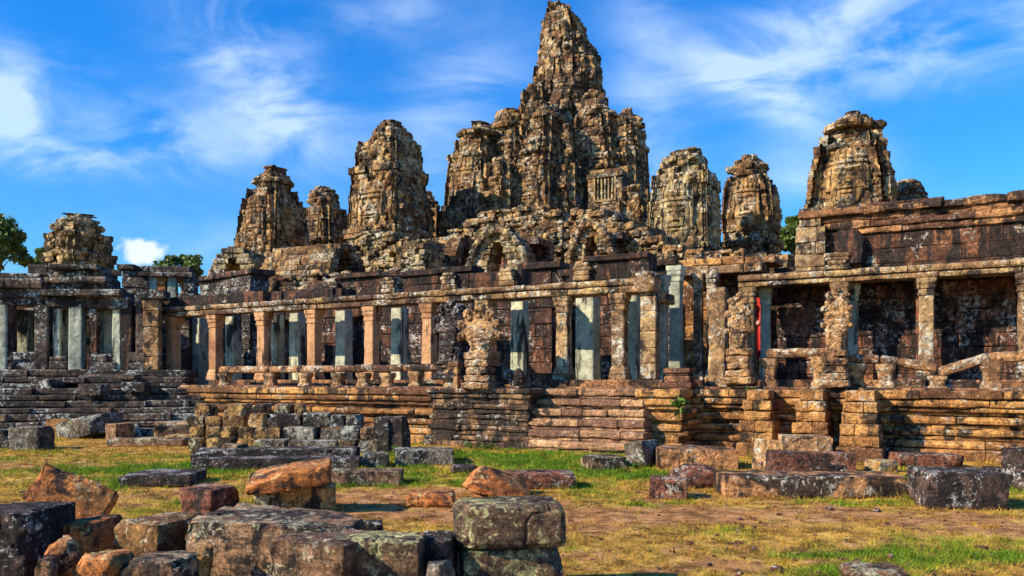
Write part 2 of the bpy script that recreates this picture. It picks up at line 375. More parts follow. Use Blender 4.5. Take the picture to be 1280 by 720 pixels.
M['red'] = stone_mat('dark_red_laterite', (.34, .14, .07), (.19, .07, .042), (.09, .038, .03), crust_amt=.50, lichen=(.52, .46, .38), lichen_amt=.28, sc=1.8, bump=.8, tonef=.3, streak=.3, fine=.9, bed=1.0)
M['gold'] = stone_mat('golden_block_sandstone', (.60, .38, .13), (.40, .22, .07), (.15, .075, .03), crust_amt=.44, lichen=(.60, .54, .36), lichen_amt=.36, sc=1.5, bump=.9, tonef=.5, streak=.3)
M['grey'] = stone_mat('grey_green_block_stone', (.32, .27, .19), (.19, .15, .105), (.08, .06, .045), crust_amt=.50, lichen=(.46, .48, .42), lichen_amt=.40, moss=(.11, .17, .04), moss_amt=.35, sc=1.5, bump=.9, tonef=.5, streak=.3)

def simple_mat(name, col, rough=.7, noise=.3, sc=8):
    m = bpy.data.materials.new(name); m.use_nodes = True; t = NT(m.node_tree); b = t.n['Principled BSDF']
    geo = t.new('ShaderNodeNewGeometry'); n = t.noise(geo.outputs['Position'], sc, 5, .6)
    c = t.mix(n, tuple(x * (1 - noise) for x in col), tuple(min(1, x * (1 + noise)) for x in col)); t.put(b.inputs['Base Color'], c); b.inputs['Roughness'].default_value = rough
    return m
def leaf_mat(name, a, b_):
    m = bpy.data.materials.new(name); m.use_nodes = True; t = NT(m.node_tree); b = t.n['Principled BSDF']
    att = t.new('ShaderNodeAttribute', attribute_name='tone'); t.put(b.inputs['Base Color'], t.mix(t.smooth(att.outputs['Fac'], -1, 1), a, b_))
    b.inputs['Roughness'].default_value = .55
    tr = t.new('ShaderNodeBsdfTranslucent'); t.put(tr.inputs[0], t.mix(.5, a, b_)); mx = t.new('ShaderNodeMixShader'); mx.inputs[0].default_value = .25
    t.l.new(b.outputs[0], mx.inputs[1]); t.l.new(tr.outputs[0], mx.inputs[2]); t.l.new(mx.outputs[0], t.n['Material Output'].inputs[0])
    return m
M['bark'] = simple_mat('tree_bark', (.12, .085, .055))
M['leaf'] = leaf_mat('tree_leaves', (.04, .08, .012), (.17, .24, .04))
M['leaf_plant'] = leaf_mat('shrub_leaves', (.05, .13, .015), (.13, .24, .03))
M['red_cloth'] = simple_mat('red_cloth', (.42, .022, .02), .8, .25, 6)
M['pale_cloth'] = simple_mat('pale_cloth_patch', (.62, .30, .26), .8, .2, 6)

# ------------------------------------------------------------------ ground and grass
def gauss(X, Y, px, py, rx, ry):
    Yc = EYE * FPX / (py - HZ); Xc = (px - 640) / FPX * Yc
    return np.exp(-((X - Xc) / rx) ** 2 - ((Y - Yc) / ry) ** 2)
def fields(X, Y):
    P = np.stack([X, Y, 0 * X], 1)
    n = fbm(P, .8, 4, 3, .65); n2 = fbm(P, 3.1, 3, 9, .65)
    gr = .19 + .75 * n + .5 * n2
    for (px, py, rx, ry, a) in [(200, 585, 3.4, 1.3, .85), (90, 540, 6, 2.2, .45), (160, 530, 3, 2.0, .6), (640, 570, 3.2, 2.6, .75), (430, 590, 2.2, 2.2, .4), (760, 590, 1.8, 1.6, .5),
                               (560, 600, 1.6, 1.2, .4), (1010, 690, .8, .4, .25), (900, 660, .7, .6, .35), (1110, 600, .7, .9, .6), (1180, 700, 1.4, .5, .3), (100, 610, 2.0, 1.3, .35), (1240, 590, .6, .8, .4), (870, 690, .7, .5, .25),
                               (60, 552, 7, 1.7, -.35), (230, 560, 3, 1.6, -.25), (520, 625, 1.6, 1.6, -.55), (690, 640, 1.6, 1.4, -.35), (980, 640, 2.0, 1.1, -.5), (1200, 660, 1.3, .8, -.4), (1150, 565, 5, 1.6, -.25), (460, 660, 1.5, 1.2, -.4)]:
        gr = gr + .8 * a * gauss(X, Y, px, py, rx, ry)
    dirt = .12 + .7 * fbm(P, .8, 4, 21, .6) + .4 * fbm(P, 3.1, 3, 22)
    for (px, py, rx, ry, a) in [(500, 620, 1.8, 1.8, .65), (950, 640, 2.4, .9, .5), (700, 640, 1.8, 1.3, .35), (1220, 655, 1.6, .9, .45), (760, 690, 1.0, .5, .4), (1100, 680, .8, .4, .35), (60, 580, 3.0, 1.0, .45), (180, 615, 1.5, .9, .3), (860, 710, 1.2, .5, .35), (1060, 620, 2, .8, .3), (560, 585, 1.2, .8, .2)]:
        dirt = dirt + a * gauss(X, Y, px, py, rx, ry)
    return np.clip(gr, 0, 1), np.clip(dirt - .5 * np.clip(gr, 0, 1), 0, 1)
def gz(X, Y):
    P = np.stack([X, Y, 0 * X], 1)
    return .05 * fbm(P, .45, 3, 41) + .025 * fbm(P, 2.5, 3, 42) - .03
def axis(segs):
    out = []
    for a, b, st in segs: out += list(np.arange(a, b, st))
    return np.array(out + [segs[-1][1]])
gx = axis([(-1500, -200, 130), (-200, -40, 10), (-40, -18, 1.0), (-18, 18, .14), (18, 40, 1.0), (40, 200, 10), (200, 1500, 130)])
gy = axis([(-300, -20, 40), (-20, 3, 2), (3, 16, .10), (16, 32, .2), (32, 80, 3), (80, 200, 15), (200, 2500, 150)])
GX, GY = np.meshgrid(gx, gy); X, Y = GX.ravel(), GY.ravel()
near = np.clip(1 - (np.hypot(X, Y - 15) - 30) / 20, 0, 1)
Z = gz(X, Y) * near
gr, di = fields(X, Y)
gb = MB(); nxg = len(gx)
fidx = [(j * nxg + i, j * nxg + i + 1, (j + 1) * nxg + i + 1, (j + 1) * nxg + i) for j in range(len(gy) - 1) for i in range(nxg - 1)]
gb.add(np.stack([X, Y, Z], 1), fidx, 0.0)
def ground_mat():
    m = bpy.data.materials.new('dry_earth_and_turf'); m.use_nodes = True; t = NT(m.node_tree); b = t.n['Principled BSDF']
    pos = t.new('ShaderNodeNewGeometry').outputs['Position']
    G = t.new('ShaderNodeAttribute', attribute_name='green').outputs['Fac']; D = t.new('ShaderNodeAttribute', attribute_name='dirt').outputs['Fac']
    n = t.noise(pos, 6, 7, .7); n2 = t.noise(pos, 38, 6, .75); n3 = t.noise(pos, 1.3, 5, .6)
    dry = t.ramp(t.math('ADD', t.math('MULTIPLY', n, .5), t.math('MULTIPLY', n3, .5)), [(.38, (.15, .085, .025)), (.5, (.52, .31, .06)), (.62, (.74, .50, .11))])
    green = t.ramp(n, [(.3, (.05, .075, .008)), (.5, (.14, .19, .015)), (.7, (.28, .29, .035))])
    dirt = t.ramp(t.math('ADD', t.math('MULTIPLY', n, .6), t.math('MULTIPLY', n3, .4)), [(.33, (.20, .09, .03)), (.5, (.46, .225, .085)), (.66, (.66, .40, .19))])
    c = t.mix(t.smooth(t.math('ADD', G, t.math('MULTIPLY', t.math('SUBTRACT', n, .5), 1.2)), .22, .68), dry, green)
    c = t.mix(t.smooth(t.math('ADD', D, t.math('MULTIPLY', t.math('SUBTRACT', n, .5), 1.3)), .22, .5), c, dirt)
    c = t.mix(1.0, c, t.ramp(n2, [(.32, (.25, .23, .21)), (.5, (1, 1, 1)), (.68, (1.7, 1.65, 1.5))]), 'MULTIPLY')
    c = t.mix(1.0, c, t.ramp(t.noise(pos, 3.2, 5, .65), [(.36, (.42, .40, .38)), (.52, (1.05, 1.05, 1.05)), (.66, (1.3, 1.3, 1.2))]), 'MULTIPLY')
    t.put(b.inputs['Base Color'], c); b.inputs['Roughness'].default_value = .95; b.inputs['Specular IOR Level'].default_value = .1
    bp = t.new('ShaderNodeBump'); bp.inputs['Strength'].default_value = .9; bp.inputs['Distance'].default_value = .05
    t.put(bp.inputs['Height'], t.math('ADD', n, t.math('MULTIPLY', n2, .6))); t.l.new(bp.outputs[0], b.inputs['Normal'])
    return m
ground = gb.build('ground', ground_mat(), smooth=True, attrs={'green': gr, 'dirt': di}); tag(ground, kind='structure')

def grass():
    N = 330000
    Yd = 5.5 + (27 - 5.5) * RNG.random(N) ** 1.25; Xd = (RNG.random(N) * 1.4 - .7) * Yd
    G_, D_ = fields(Xd, Yd)
    clump = fbm(np.stack([Xd, Yd, 0 * Xd], 1), 3.5, 3, 77)
    u, b = Xd * CT - Yd * ST, Xd * ST + Yd * CT
    fx, fy, fh = [], [], []
    for (x, y, w, d, a, z) in FOOT:
        if z > .1 or y > 24: continue
        n_ = int(90 * (w + d) * (1 if y < 14 else .7)); t_ = RNG.random(n_) * 2 * (w + d); e = np.abs(RNG.normal(.02, .05, n_))
        lx = np.where(t_ < w, t_ - w / 2, np.where(t_ < w + d, w / 2 + e, np.where(t_ < 2 * w + d, t_ - 1.5 * w - d, -w / 2 - e))); ly = np.where(t_ < w, -d / 2 - e, np.where(t_ < w + d, t_ - w - d / 2, np.where(t_ < 2 * w + d, d / 2 + e, t_ - 2 * w - 1.5 * d)))
        fx.append(x + lx * math.cos(a) - ly * math.sin(a)); fy.append(y + lx * math.sin(a) + ly * math.cos(a)); fh.append(np.full(n_, 1.0))
    tx = RNG.random(700); ty = 6 + 17 * RNG.random(700); tx = (tx * 1.4 - .7) * ty; k_ = 34          # scattered tufts
    fx.append((tx[:, None] + RNG.normal(0, .045, (700, k_))).ravel()); fy.append((ty[:, None] + RNG.normal(0, .045, (700, k_))).ravel()); fh.append(np.repeat(RNG.random(700) * .8, k_))
    fx, fy, fh = np.concatenate(fx), np.concatenate(fy), np.concatenate(fh); tall = np.concatenate([np.zeros(N), fh]); force = np.concatenate([np.zeros(N), np.ones(len(fx))]) > 0
    Xd = np.concatenate([Xd, fx]); Yd = np.concatenate([Yd, fy]); N = len(Xd); G_, D_ = fields(Xd, Yd); clump = fbm(np.stack([Xd, Yd, 0 * Xd], 1), 3.5, 3, 77); u, b = Xd * CT - Yd * ST, Xd * ST + Yd * CT
    keep = (force | (RNG.random(N) < np.clip(.50 + .65 * G_ - .85 * D_ + .35 * clump, .03, 1))) & (b < 22.2); tall = tall[keep]
    Xd, Yd, G_, D_, clump = Xd[keep], Yd[keep], G_[keep], D_[keep], clump[keep]; n = len(Xd)
    h = (.022 + .045 * RNG.random(n) ** 2 + .055 * np.clip(G_, 0, 1) * RNG.random(n) + .03 * np.clip(clump, 0, 1)) * (.75 + Yd / 50) * (1 + 1.1 * tall * RNG.random(n)); w = (.003 + .0028 * RNG.random(n)) * np.clip(Yd / 9, 1, 2.4)
    a = RNG.random(n) * 6.283; l = (.3 + .9 * RNG.random(n)) * h; la = RNG.random(n) * 6.283
    base = np.stack([Xd, Yd, gz(Xd, Yd) - .004], 1)
    dx = np.stack([np.cos(a) * w, np.sin(a) * w, 0 * w], 1)
    tip = base + np.stack([np.cos(la) * l, np.sin(la) * l, h], 1)
    V = np.empty((n * 3, 3)); V[0::3] = base - dx; V[1::3] = base + dx; V[2::3] = tip
    mb = MB(); q = np.arange(n) * 3
    mb.v = [V]; mb.n = n * 3; mb.f = np.stack([q, q + 1, q + 2], 1).tolist(); mb.t = np.clip(G_ * 1.25 + RNG.normal(0, .17, n), 0, 1).tolist()
    m = bpy.data.materials.new('grass_blades'); m.use_nodes = True; t = NT(m.node_tree); bs = t.n['Principled BSDF']
    att = t.new('ShaderNodeAttribute', attribute_name='tone').outputs['Fac']
    pos = t.new('ShaderNodeNewGeometry').outputs['Position']; nn = t.noise(pos, 25, 3, .6)
    c = t.ramp(att, [(.05, (.50, .25, .06)), (.34, (.62, .42, .065)), (.56, (.36, .38, .03)), (.9, (.13, .27, .015))])
    c = t.mix(1.0, c, t.mix(1.0, t.ramp(nn, [(.32, (.30,) * 3), (.68, (1.45,) * 3)]), t.ramp(t.noise(pos, 3.2, 5, .65), [(.36, (.42, .40, .38)), (.52, (1.05, 1.05, 1.05)), (.66, (1.3, 1.3, 1.2))]), 'MULTIPLY'), 'MULTIPLY')
    t.put(bs.inputs['Base Color'], c); bs.inputs['Roughness'].default_value = .7; bs.inputs['Specular IOR Level'].default_value = .15
    tr = t.new('ShaderNodeBsdfTranslucent'); t.put(tr.inputs[0], c); mx = t.new('ShaderNodeMixShader'); mx.inputs[0].default_value = .3
    t.l.new(bs.outputs[0], mx.inputs[1]); t.l.new(tr.outputs[0], mx.inputs[2]); t.l.new(mx.outputs[0], t.n['Material Output'].inputs[0])
    o = mb.build('grass', m); tag(o, 'short patchy grass, green and straw coloured, over the dry earth', 'grass', kind='stuff')

# ------------------------------------------------------------------ trees
def tree(name, label, px, Y, ytop, ybot, wpx, n=2600, leaf=.3, group=None, seed=1):
    rg = np.random.default_rng(seed); x, y = XY(px, Y); zt = zz(ytop, Y); zb_ = zz(ybot, Y); w = wpx / FPX * Y / 2
    r = thing(name, label, 'tree', (x, y, 0), 0, group)
    mb = MB(); zc = (zt + zb_) / 2; hz = (zt - zb_) / 2
    loft(mb, dense([(0, x, y, .45, .45), (zb_, x + .3, y, .3, .3), (zc, x + .1, y, .16, .16), (zt - .6 * hz, x, y, .04, .04)], 1.0), 10, 2, .08, .6, seed)
    cl = []
    for k in range(26):
        a, el = rg.random() * 6.28, rg.uniform(-.8, 1); rr = rg.uniform(.35, .92)
        cxyz = np.array([x + math.cos(a) * w * rr * math.sqrt(1 - el * el * .8), y + math.sin(a) * w * rr * .9, zc + el * hz * .8]); cl.append(cxyz)
        if k < 9:
            p0 = np.array([x + .2, y, zb_ + (zc - zb_) * rg.random()]); d = cxyz - p0
            V = [p0 + [.09, 0, 0], p0 + [-.05, .08, 0], p0 + [-.05, -.08, 0], p0 + d]; mb.add(V, [(0, 1, 3), (1, 2, 3), (2, 0, 3)])
    mb.build('trunk', M['bark'], r)
    lb = MB(); per = n // len(cl)
    for c in cl:
        cr = w * rg.uniform(.22, .42); p = rg.normal(0, 1, (per, 3)); p /= np.linalg.norm(p, axis=1, keepdims=True); p *= (rg.random((per, 1)) ** .45) * cr; p[:, 2] *= .65
        p = c + p; a = rg.normal(0, 1, (per, 3)); a /= np.linalg.norm(a, axis=1, keepdims=True); b = np.cross(a, rg.normal(0, 1, (per, 3))); b /= np.linalg.norm(b, axis=1, keepdims=True)
        s = leaf * rg.uniform(.5, 1.1, (per, 1)); V = np.empty((per * 4, 3)); V[0::4] = p - a * s; V[1::4] = p + b * s * .55; V[2::4] = p + a * s; V[3::4] = p - b * s * .55
        q = np.arange(per) * 4; ct = rg.uniform(-.5, .5)
        lb.add(V, np.stack([q, q + 1, q + 2, q + 3], 1).tolist(), np.clip(rg.normal(ct, .35, per), -1, 1))
    lb.build('crown', M['leaf'], r)
tree('broadleaf_tree', 'dense green tree at the left edge behind the grey corner pavilion', -8, 62, 268, 352, 82, 5200, .26, seed=3)
tree('broadleaf_tree', 'small green treetop between the edge tree and the lone far tower', 52, 74, 309, 345, 22, 1500, .26, seed=5)
tree('broadleaf_tree', 'sunlit spreading tree in front of the white cloud, above the roofless wall', 226, 70, 318, 362, 66, 3600, .26, seed=8)
tree('broadleaf_tree', 'bright green tree in the gap beside the right-hand tower', 988, 80, 268, 318, 44, 3600, .28, seed=11)

# ------------------------------------------------------------------ face towers
def q4(quarter):
    out = []
    for k in range(4):
        a = k * math.pi / 2; c, s = math.cos(a), math.sin(a)
        out += [(x * c - y * s, x * s + y * c) for x, y in quarter]
    return out
PLAN = q4([(1, -.54), (1, .54), (.84, .54), (.84, .62), (.92, .62), (.92, .80), (.80, .80), (.80, .92), (.62, .92), (.62, .84), (.54, .84)])
PLAN_R = q4([(1, -.26), (1, .26), (.84, .26), (.84, .34), (.95, .34), (.95, .56), (.76, .56), (.76, .74), (.74, .76), (.56, .76), (.56, .95), (.34, .95), (.34, .84), (.26, .84)])
def face_relief(a, b):
    """a across -1..1, b chin 0 .. crown 1; returns height, about 0..1"""
    g = lambda x, y, sx, sy: np.exp(-((a - x) / sx) ** 2 - ((b - y) / sy) ** 2)
    jaw = .86 - .22 * np.clip((.32 - b) / .32, 0, 1)
    h = np.sqrt(np.clip(1 - (a / jaw) ** 4 - (np.clip(b - .5, 0, 1) / .75) ** 4 - (np.clip(.4 - b, 0, 1) / .46) ** 3, 0, 1)) * .42
    h += .16 * np.sqrt(np.clip(1 - (a / .8) ** 2, 0, 1)) * (h > .05)
    nw = .12 + .14 * np.clip((.56 - b) / .2, 0, 1)
    h += .36 * np.exp(-(a / nw) ** 2) * np.clip((b - .345) / .03, 0, 1) * np.clip((.68 - b) / .30, 0, 1)
    for s in (-1, 1):
        h += -.30 * g(s * .36, .545, .30, .07) + .24 * g(s * .37, .545, .20, .04) - .20 * g(s * .36, .50, .25, .018)
        h += .20 * g(s * .38, .645 , .32, .028)
        h += .10 * g(s * .45, .36, .2, .1) - .14 * g(s * .26, .33, .07, .09)
        h += .34 * (np.abs(a - s * .92) < .085) * (b > .22) * (b < .70)
    h += .30 * g(0, .268, .40, .026) + .26 * g(0, .205, .30, .03) - .30 * g(0, .238, .50, .012) - .16 * g(0, .155, .26, .02) + .22 * g(0, .085, .24, .055)
    h += .20 * (b > .73) * (b < .78) + .10 * (b > .82) * (b < .88)
    h += .07 * (b > .78) * np.sign(np.sin(a * 17))
    return h
def tower(name, label, Y, sil, mat, faces=(), yaw=-TH, ch=.42, bl=.62, plan=PLAN, zbase=None, tier=1.5, rag=1.3, cat='tower', seed=1, crown=None, fat=.955, tm=1.0, parent=None, part='body', fmat=None):
    """courses of separate worn blocks round a redented plan that follows the outline (py, x left, x right) at distance Y"""
    rs = random.Random(seed); sil = sorted(sil, key=lambda s: -s[0])
    zs = np.array([zz(s[0], Y) for s in sil]); hw = np.array([(s[2] - s[1]) / 2 / FPX * Y for s in sil]); cx = np.array([((s[1] + s[2]) / 2 - 640) / FPX * Y for s in sil])
    pl = np.array(plan); c, s_ = math.cos(yaw), math.sin(yaw); pr = np.stack([pl[:, 0] * c - pl[:, 1] * s_, pl[:, 0] * s_ + pl[:, 1] * c], 1); ext = np.abs(pr[:, 0]).max()
    z0 = min(zs[0], 6.8) if zbase is None else zbase; ztop = zs[-1]; np_ = len(pr)
    x0 = float(np.interp(z0, zs, cx)); cy = Y
    root = parent or thing(name, label, cat, (x0, cy, z0), yaw)
    V = []; NR = []; AM = []; F = []; T = []; FG = []; nv = 0; z = z0; core = []
    ph = rs.uniform(0, 1); ribs = {}; size = float(hw.max()); crown = 1.5 * Y / 60 if crown is None else crown
    CIR = np.array([(math.cos(2 * math.pi * q / 14 + .1), math.sin(2 * math.pi * q / 14 + .1)) for q in range(14)])
    while z < ztop - .05:
        h = min(ch * rs.uniform(.8, 1.2), ztop - z); zm = z + h / 2
        sc = float(np.interp(zm, zs, hw)) / ext * fat; ox = float(np.interp(zm, zs, cx))
        tt = ((z - z0) / tier + ph) % 1.0
        inface = any(f[1] - .1 < zm < f[1] + f[2] + .1 for f in faces)
        sc *= 1 + ((.03 if tt > .78 else 0) if inface else tm * (.11 if tt > .76 else (-.09 if tt < .34 else 0)) + rs.uniform(-.03, .03))
        core.append((z, ox, sc))
        top = zm > ztop - crown
        P = CIR * sc * ext if top else pr * sc
        for i in range(len(P)):
            a, b = P[i], P[(i + 1) % len(P)]; d = b - a; L = float(np.hypot(*d))
            if L < .04: continue
            d = d / L; n = np.array([d[1], -d[0]])
            side = i // (np_ // 4) if i % (np_ // 4) == 0 and not top else -1
            fr = [f for f in faces if side == f[0] and f[1] < zm < f[1] + f[2]]
            nb = max(1, round(L / (bl * (1 if side < 0 else 1.0)))); cuts = np.linspace(0, L, nb + 1)
            if nb > 1: cuts[1:-1] += [rs.uniform(-.12, .12) for _ in range(nb - 1)]
            for q in range(nb):
                e0, e1 = cuts[q], cuts[q + 1]
                ti = int((z - z0) / tier + ph); key = (i, q if nb > 2 else 0, ti)
                if key not in ribs: ribs[key] = rs.uniform(-.07, .07) * size * .55 * rag
                o = rs.uniform(-.06, .06) * rag + (0 if top else ribs[key] * min(1.0, sc / size + .3) * min(1, max(.3, (ztop - zm) / 4))); rr = rs.random()
                if not fr:
                    if rr < .07 * rag: o -= .28
                    elif rr > 1 - .06 * rag: o += .17
                    if top: o = o * 1.2 + .085 * size * math.sin((zm - ztop) * 7 / crown)
                else: o *= .35
                k = max(3, min(12, int((e1 - e0) / .065))) if fr else 3; kz = max(4, int(h / .06)) if fr else 3
                es = np.linspace(e0, e1, k + 1); zs_ = np.linspace(z, z + h, kz + 1)
                E, ZZ = np.meshgrid(es, zs_)
                D = np.full(E.shape, o); bw = .012 if fr else .06
                D[0, :] -= bw; D[-1, :] -= bw; D[:, 0] -= bw; D[:, -1] -= bw
                if fr:
                    f = fr[0]; D = D + face_relief((E - L / 2) / (L / 2), (ZZ - f[1]) / f[2]) * f[3] * .8 * L
                pts = np.stack([ox + a[0] + d[0] * E + n[0] * D, cy + a[1] + d[1] * E + n[1] * D, ZZ], -1).reshape(-1, 3)
                m = (k + 1) * (kz + 1); bk = [[ox + a[0] + d[0] * e - n[0] * .75, cy + a[1] + d[1] * e - n[1] * .75, zq] for e, zq in ((e0, z), (e1, z), (e1, z + h), (e0, z + h))]
                V.append(pts); V.append(np.array(bk)); nn = np.zeros((m + 4, 3)); nn[:m, 0] = n[0]; nn[:m, 1] = n[1]; NR.append(nn)
                am = np.zeros(m + 4); am[:m] = .22 if fr else 1.0; AM.append(am)
                id_ = lambda r_, c_: nv + r_ * (k + 1) + c_
                nf = len(F); isf = side if fr else -1
                for r_ in range(kz):
                    for c_ in range(k): F.append((id_(r_, c_), id_(r_, c_ + 1), id_(r_ + 1, c_ + 1), id_(r_ + 1, c_)))
                B = nv + m
                F.append(tuple([B, B + 1] + [id_(0, c_) for c_ in range(k, -1, -1)])); F.append(tuple([id_(kz, c_) for c_ in range(k + 1)] + [B + 2, B + 3]))
                F.append(tuple([id_(r_, 0) for r_ in range(kz + 1)] + [B + 3, B])); F.append(tuple([id_(r_, k) for r_ in range(kz, -1, -1)] + [B + 1, B + 2]))
                T += [rs.uniform(-1, 1) * (.4 if fr else 1)] * (len(F) - nf); FG += [isf] * (len(F) - nf); nv += m + 4
        z += h
    V = np.concatenate(V); NR = np.concatenate(NR); AM = np.concatenate(AM)
    V = V + NR * ((fbm(V, 2.6, 3, seed, .6) * .26 + fbm(V, .55, 3, seed + 3) * .42 * rag) * AM)[:, None]
    mb = MB(); FG = np.array(FG); T = np.array(T)
    def sub(sel):
        ids = np.nonzero(sel)[0]; fs_ = [F[q] for q in ids]; used = sorted({v for f in fs_ for v in f}); mp = {v: k for k, v in enumerate(used)}
        return V[used], [tuple(mp[v] for v in f) for f in fs_], T[ids]
    mb.add(*sub(FG == -1))
    cv_ = []; cf = []
    for k, (zc, ox, sc) in enumerate(core):
        P = pr * sc * .80; cv_ += [(ox + p[0], cy + p[1], zc) for p in P]
    zc, ox, sc = core[-1]; cv_ += [(ox + p[0] * sc * .8, cy + p[1] * sc * .8, ztop - .1) for p in pr]
    for k in range(len(core)):
        for i in range(np_): A = k * np_ + i; B = k * np_ + (i + 1) % np_; cf.append((A, B, B + np_, A + np_))
    cf.append(tuple(len(core) * np_ + i for i in range(np_)))
    mb.add(cv_, cf, -1)
    bo = mb.build(part, M[mat], root)
    for sd_ in sorted(set(FG.tolist()) - {-1}):
        fm = MB(); fm.add(*sub(FG == sd_)); fm.build('carved_face', M[fmat or mat], bo)
    return root
def fz(Y, ytop, ybot): z0 = zz(ybot, Y); return z0, zz(ytop, Y) - z0
# side 0 of the plan looks along local +x (the right), 3 along local -y (to the front left)
tower('face_tower', 'slim lone tower standing far left, behind the grey corner pavilion', 60,
      [(380, 58, 142), (335, 60, 138), (310, 64, 133), (295, 68, 129), (280, 74, 123), (272, 80, 117), (269, 81, 116)], 'tower_pale', ch=.36, tier=1.3, seed=11, zbase=0.0)
tower('face_tower', 'stout tower with a carved face above the round vault, left of the small tower', 62,
      [(380, 285, 392), (318, 296, 386), (300, 300, 382), (285, 303, 380), (265, 306, 376), (245, 313, 368), (232, 319, 362), (222, 324, 360), (214, 325, 362), (210, 330, 358)], 'tower',
      [(3, *fz(62, 252, 304), .30), (0, *fz(62, 252, 304), .30)], seed=21)
tower('face_tower', 'small narrow tower with a capped top between the two carved left towers', 72,
      [(380, 378, 436), (310, 379, 434), (290, 380, 433), (270, 382, 430), (255, 385, 425), (245, 389, 420), (238, 391, 415), (234, 393, 414)], 'tower', [(3, *fz(72, 262, 300), .28)], seed=31, ch=.4)
tower('face_tower', 'tall left tower with a broken slanting top and vertical grooves', 60,
      [(380, 428, 548), (325, 434, 535), (300, 437, 533), (270, 439, 532), (245, 441, 531), (220, 444, 529), (200, 447, 526), (185, 452, 521), (172, 462, 515), (165, 466, 511), (158, 467, 508), (153, 478, 502)], 'tower',
      [(3, *fz(60, 235, 290), .26), (0, *fz(60, 235, 290), .28)], seed=41, tier=2.3)
tower('face_tower', 'low leaning stump of a tower at the right shoulder of the tall left tower', 66,
      [(380, 515, 556), (290, 518, 552), (270, 522, 550), (255, 525, 544), (245, 527, 540), (240, 529, 536)], 'tower', seed=51, ch=.36, tier=1.4)
tower('face_tower', 'broad tower with a worn face at the left shoulder of the great central spire', 70,
      [(400, 545, 640), (300, 553, 636), (270, 556, 632), (240, 559, 630), (215, 562, 628), (195, 567, 626), (178, 574, 622), (165, 580, 618), (158, 585, 614), (154, 588, 610)], 'tower',
      [(3, *fz(70, 205, 262), .30)], seed=61, tier=2.2)
tower('face_tower', 'flat topped tower squeezed between the left shoulder tower and the central spire', 77,
      [(400, 600, 680), (220, 606, 672), (190, 610, 668), (165, 614, 664), (150, 617, 660), (141, 620, 656)], 'tower', seed=71, tier=2.0)
tower('central_spire', 'tallest ragged central spire of the temple, tapering to a blunt point', 82,
      [(420, 570, 826), (300, 578, 820), (262, 588, 812), (240, 596, 808), (222, 606, 802), (205, 613, 796), (190, 622, 786), (170, 636, 774), (152, 645, 765), (140, 651, 759), (125, 659, 757), (110, 661, 757), (100, 664, 756), (82, 669, 750), (66, 673, 744), (50, 677, 737), (38, 680, 731), (26, 683, 723), (16, 685, 715), (9, 689, 706), (5, 692, 701)], 'tower',
      plan=PLAN_R, seed=81, tier=2.6, ch=.48, bl=.7, rag=1.6, crown=.5, tm=.35)
tower('face_tower', 'rounded turret clinging to the front left of the central spire', 66,
      [(420, 612, 718), (330, 620, 716), (290, 626, 712), (255, 632, 710), (230, 637, 706), (205, 642, 704), (185, 648, 702), (160, 655, 698), (140, 660, 694), (128, 664, 688)], 'tower',
      [(3, *fz(66, 215, 265), .24)], seed=91, tier=2.0, rag=1.4)
tower('face_tower', 'narrow turret on the front right of the central spire, above the balustered window', 68,
      [(420, 704, 806), (330, 708, 800), (300, 710, 796), (260, 712, 790), (230, 714, 785), (200, 717, 779), (170, 720, 772), (145, 723, 766), (125, 727, 760)], 'tower', seed=101, tier=2.0, rag=1.4)
tower('face_tower', 'tower at the right shoulder of the great central spire', 74,
      [(420, 748, 832), (300, 752, 818), (270, 746, 814), (240, 748, 812), (215, 750, 810), (190, 753, 808), (170, 757, 805), (152, 763, 801), (142, 772, 796), (136, 778, 791)], 'tower',
      [(3, *fz(74, 190, 240), .26)], seed=111, tier=2.1)
tower('face_tower', 'tower with the clearest smiling stone face, right of the central mass', 58,
      [(390, 806, 908), (330, 809, 904), (310, 812, 902), (285, 813, 900), (262, 814, 899), (245, 816, 898), (228, 820, 896), (215, 824, 892), (205, 828, 886), (199, 834, 880), (194, 836, 880), (190, 840, 876)], 'tower_pale',
      [(3, *fz(58, 240, 308), .34), (0, *fz(58, 244, 308), .3)], seed=121, tier=2.4, fat=1.0)
tower('face_tower', 'round shouldered tower with a calm face next to the smiling tower', 64,
      [(390, 897, 985), (330, 900, 978), (300, 902, 976), (270, 903, 975), (250, 905, 972), (235, 908, 968), (222, 912, 962), (212, 918, 956), (204, 921, 953), (199, 924, 951), (195, 928, 946)], 'tower',
      [(3, *fz(64, 230, 290), .34), (0, *fz(64, 234, 290), .3)], seed=131, tier=2.2, fat=1.0)
tower('face_tower', 'large right-hand tower with a lotus crown rising behind the dark high wall', 38,
      [(330, 1000, 1124), (285, 1003, 1122), (262, 1006, 1120), (245, 1009, 1118), (225, 1013, 1115), (208, 1018, 1111), (196, 1023, 1107), (186, 1028, 1103), (178, 1031, 1099), (170, 1036, 1094), (166, 1045, 1088), (161, 1034, 1098), (155, 1037, 1094), (150, 1045, 1087), (145, 1052, 1080), (140, 1058, 1074)], 'tower',
      [(3, *fz(38, 196, 264), .32), (0, *fz(38, 200, 264), .3)], seed=141, ch=.30, bl=.5, tier=1.3, rag=.8, crown=1.15)
tower('broken_turret', 'broken stub of a turret at the right side of the lotus crowned tower', 41,
      [(300, 1108, 1176), (262, 1112, 1163), (246, 1115, 1160), (238, 1118, 1156), (230, 1119, 1150), (226, 1124, 1146)], 'tower', seed=151, ch=.32, bl=.5, tier=1.2, rag=.9)

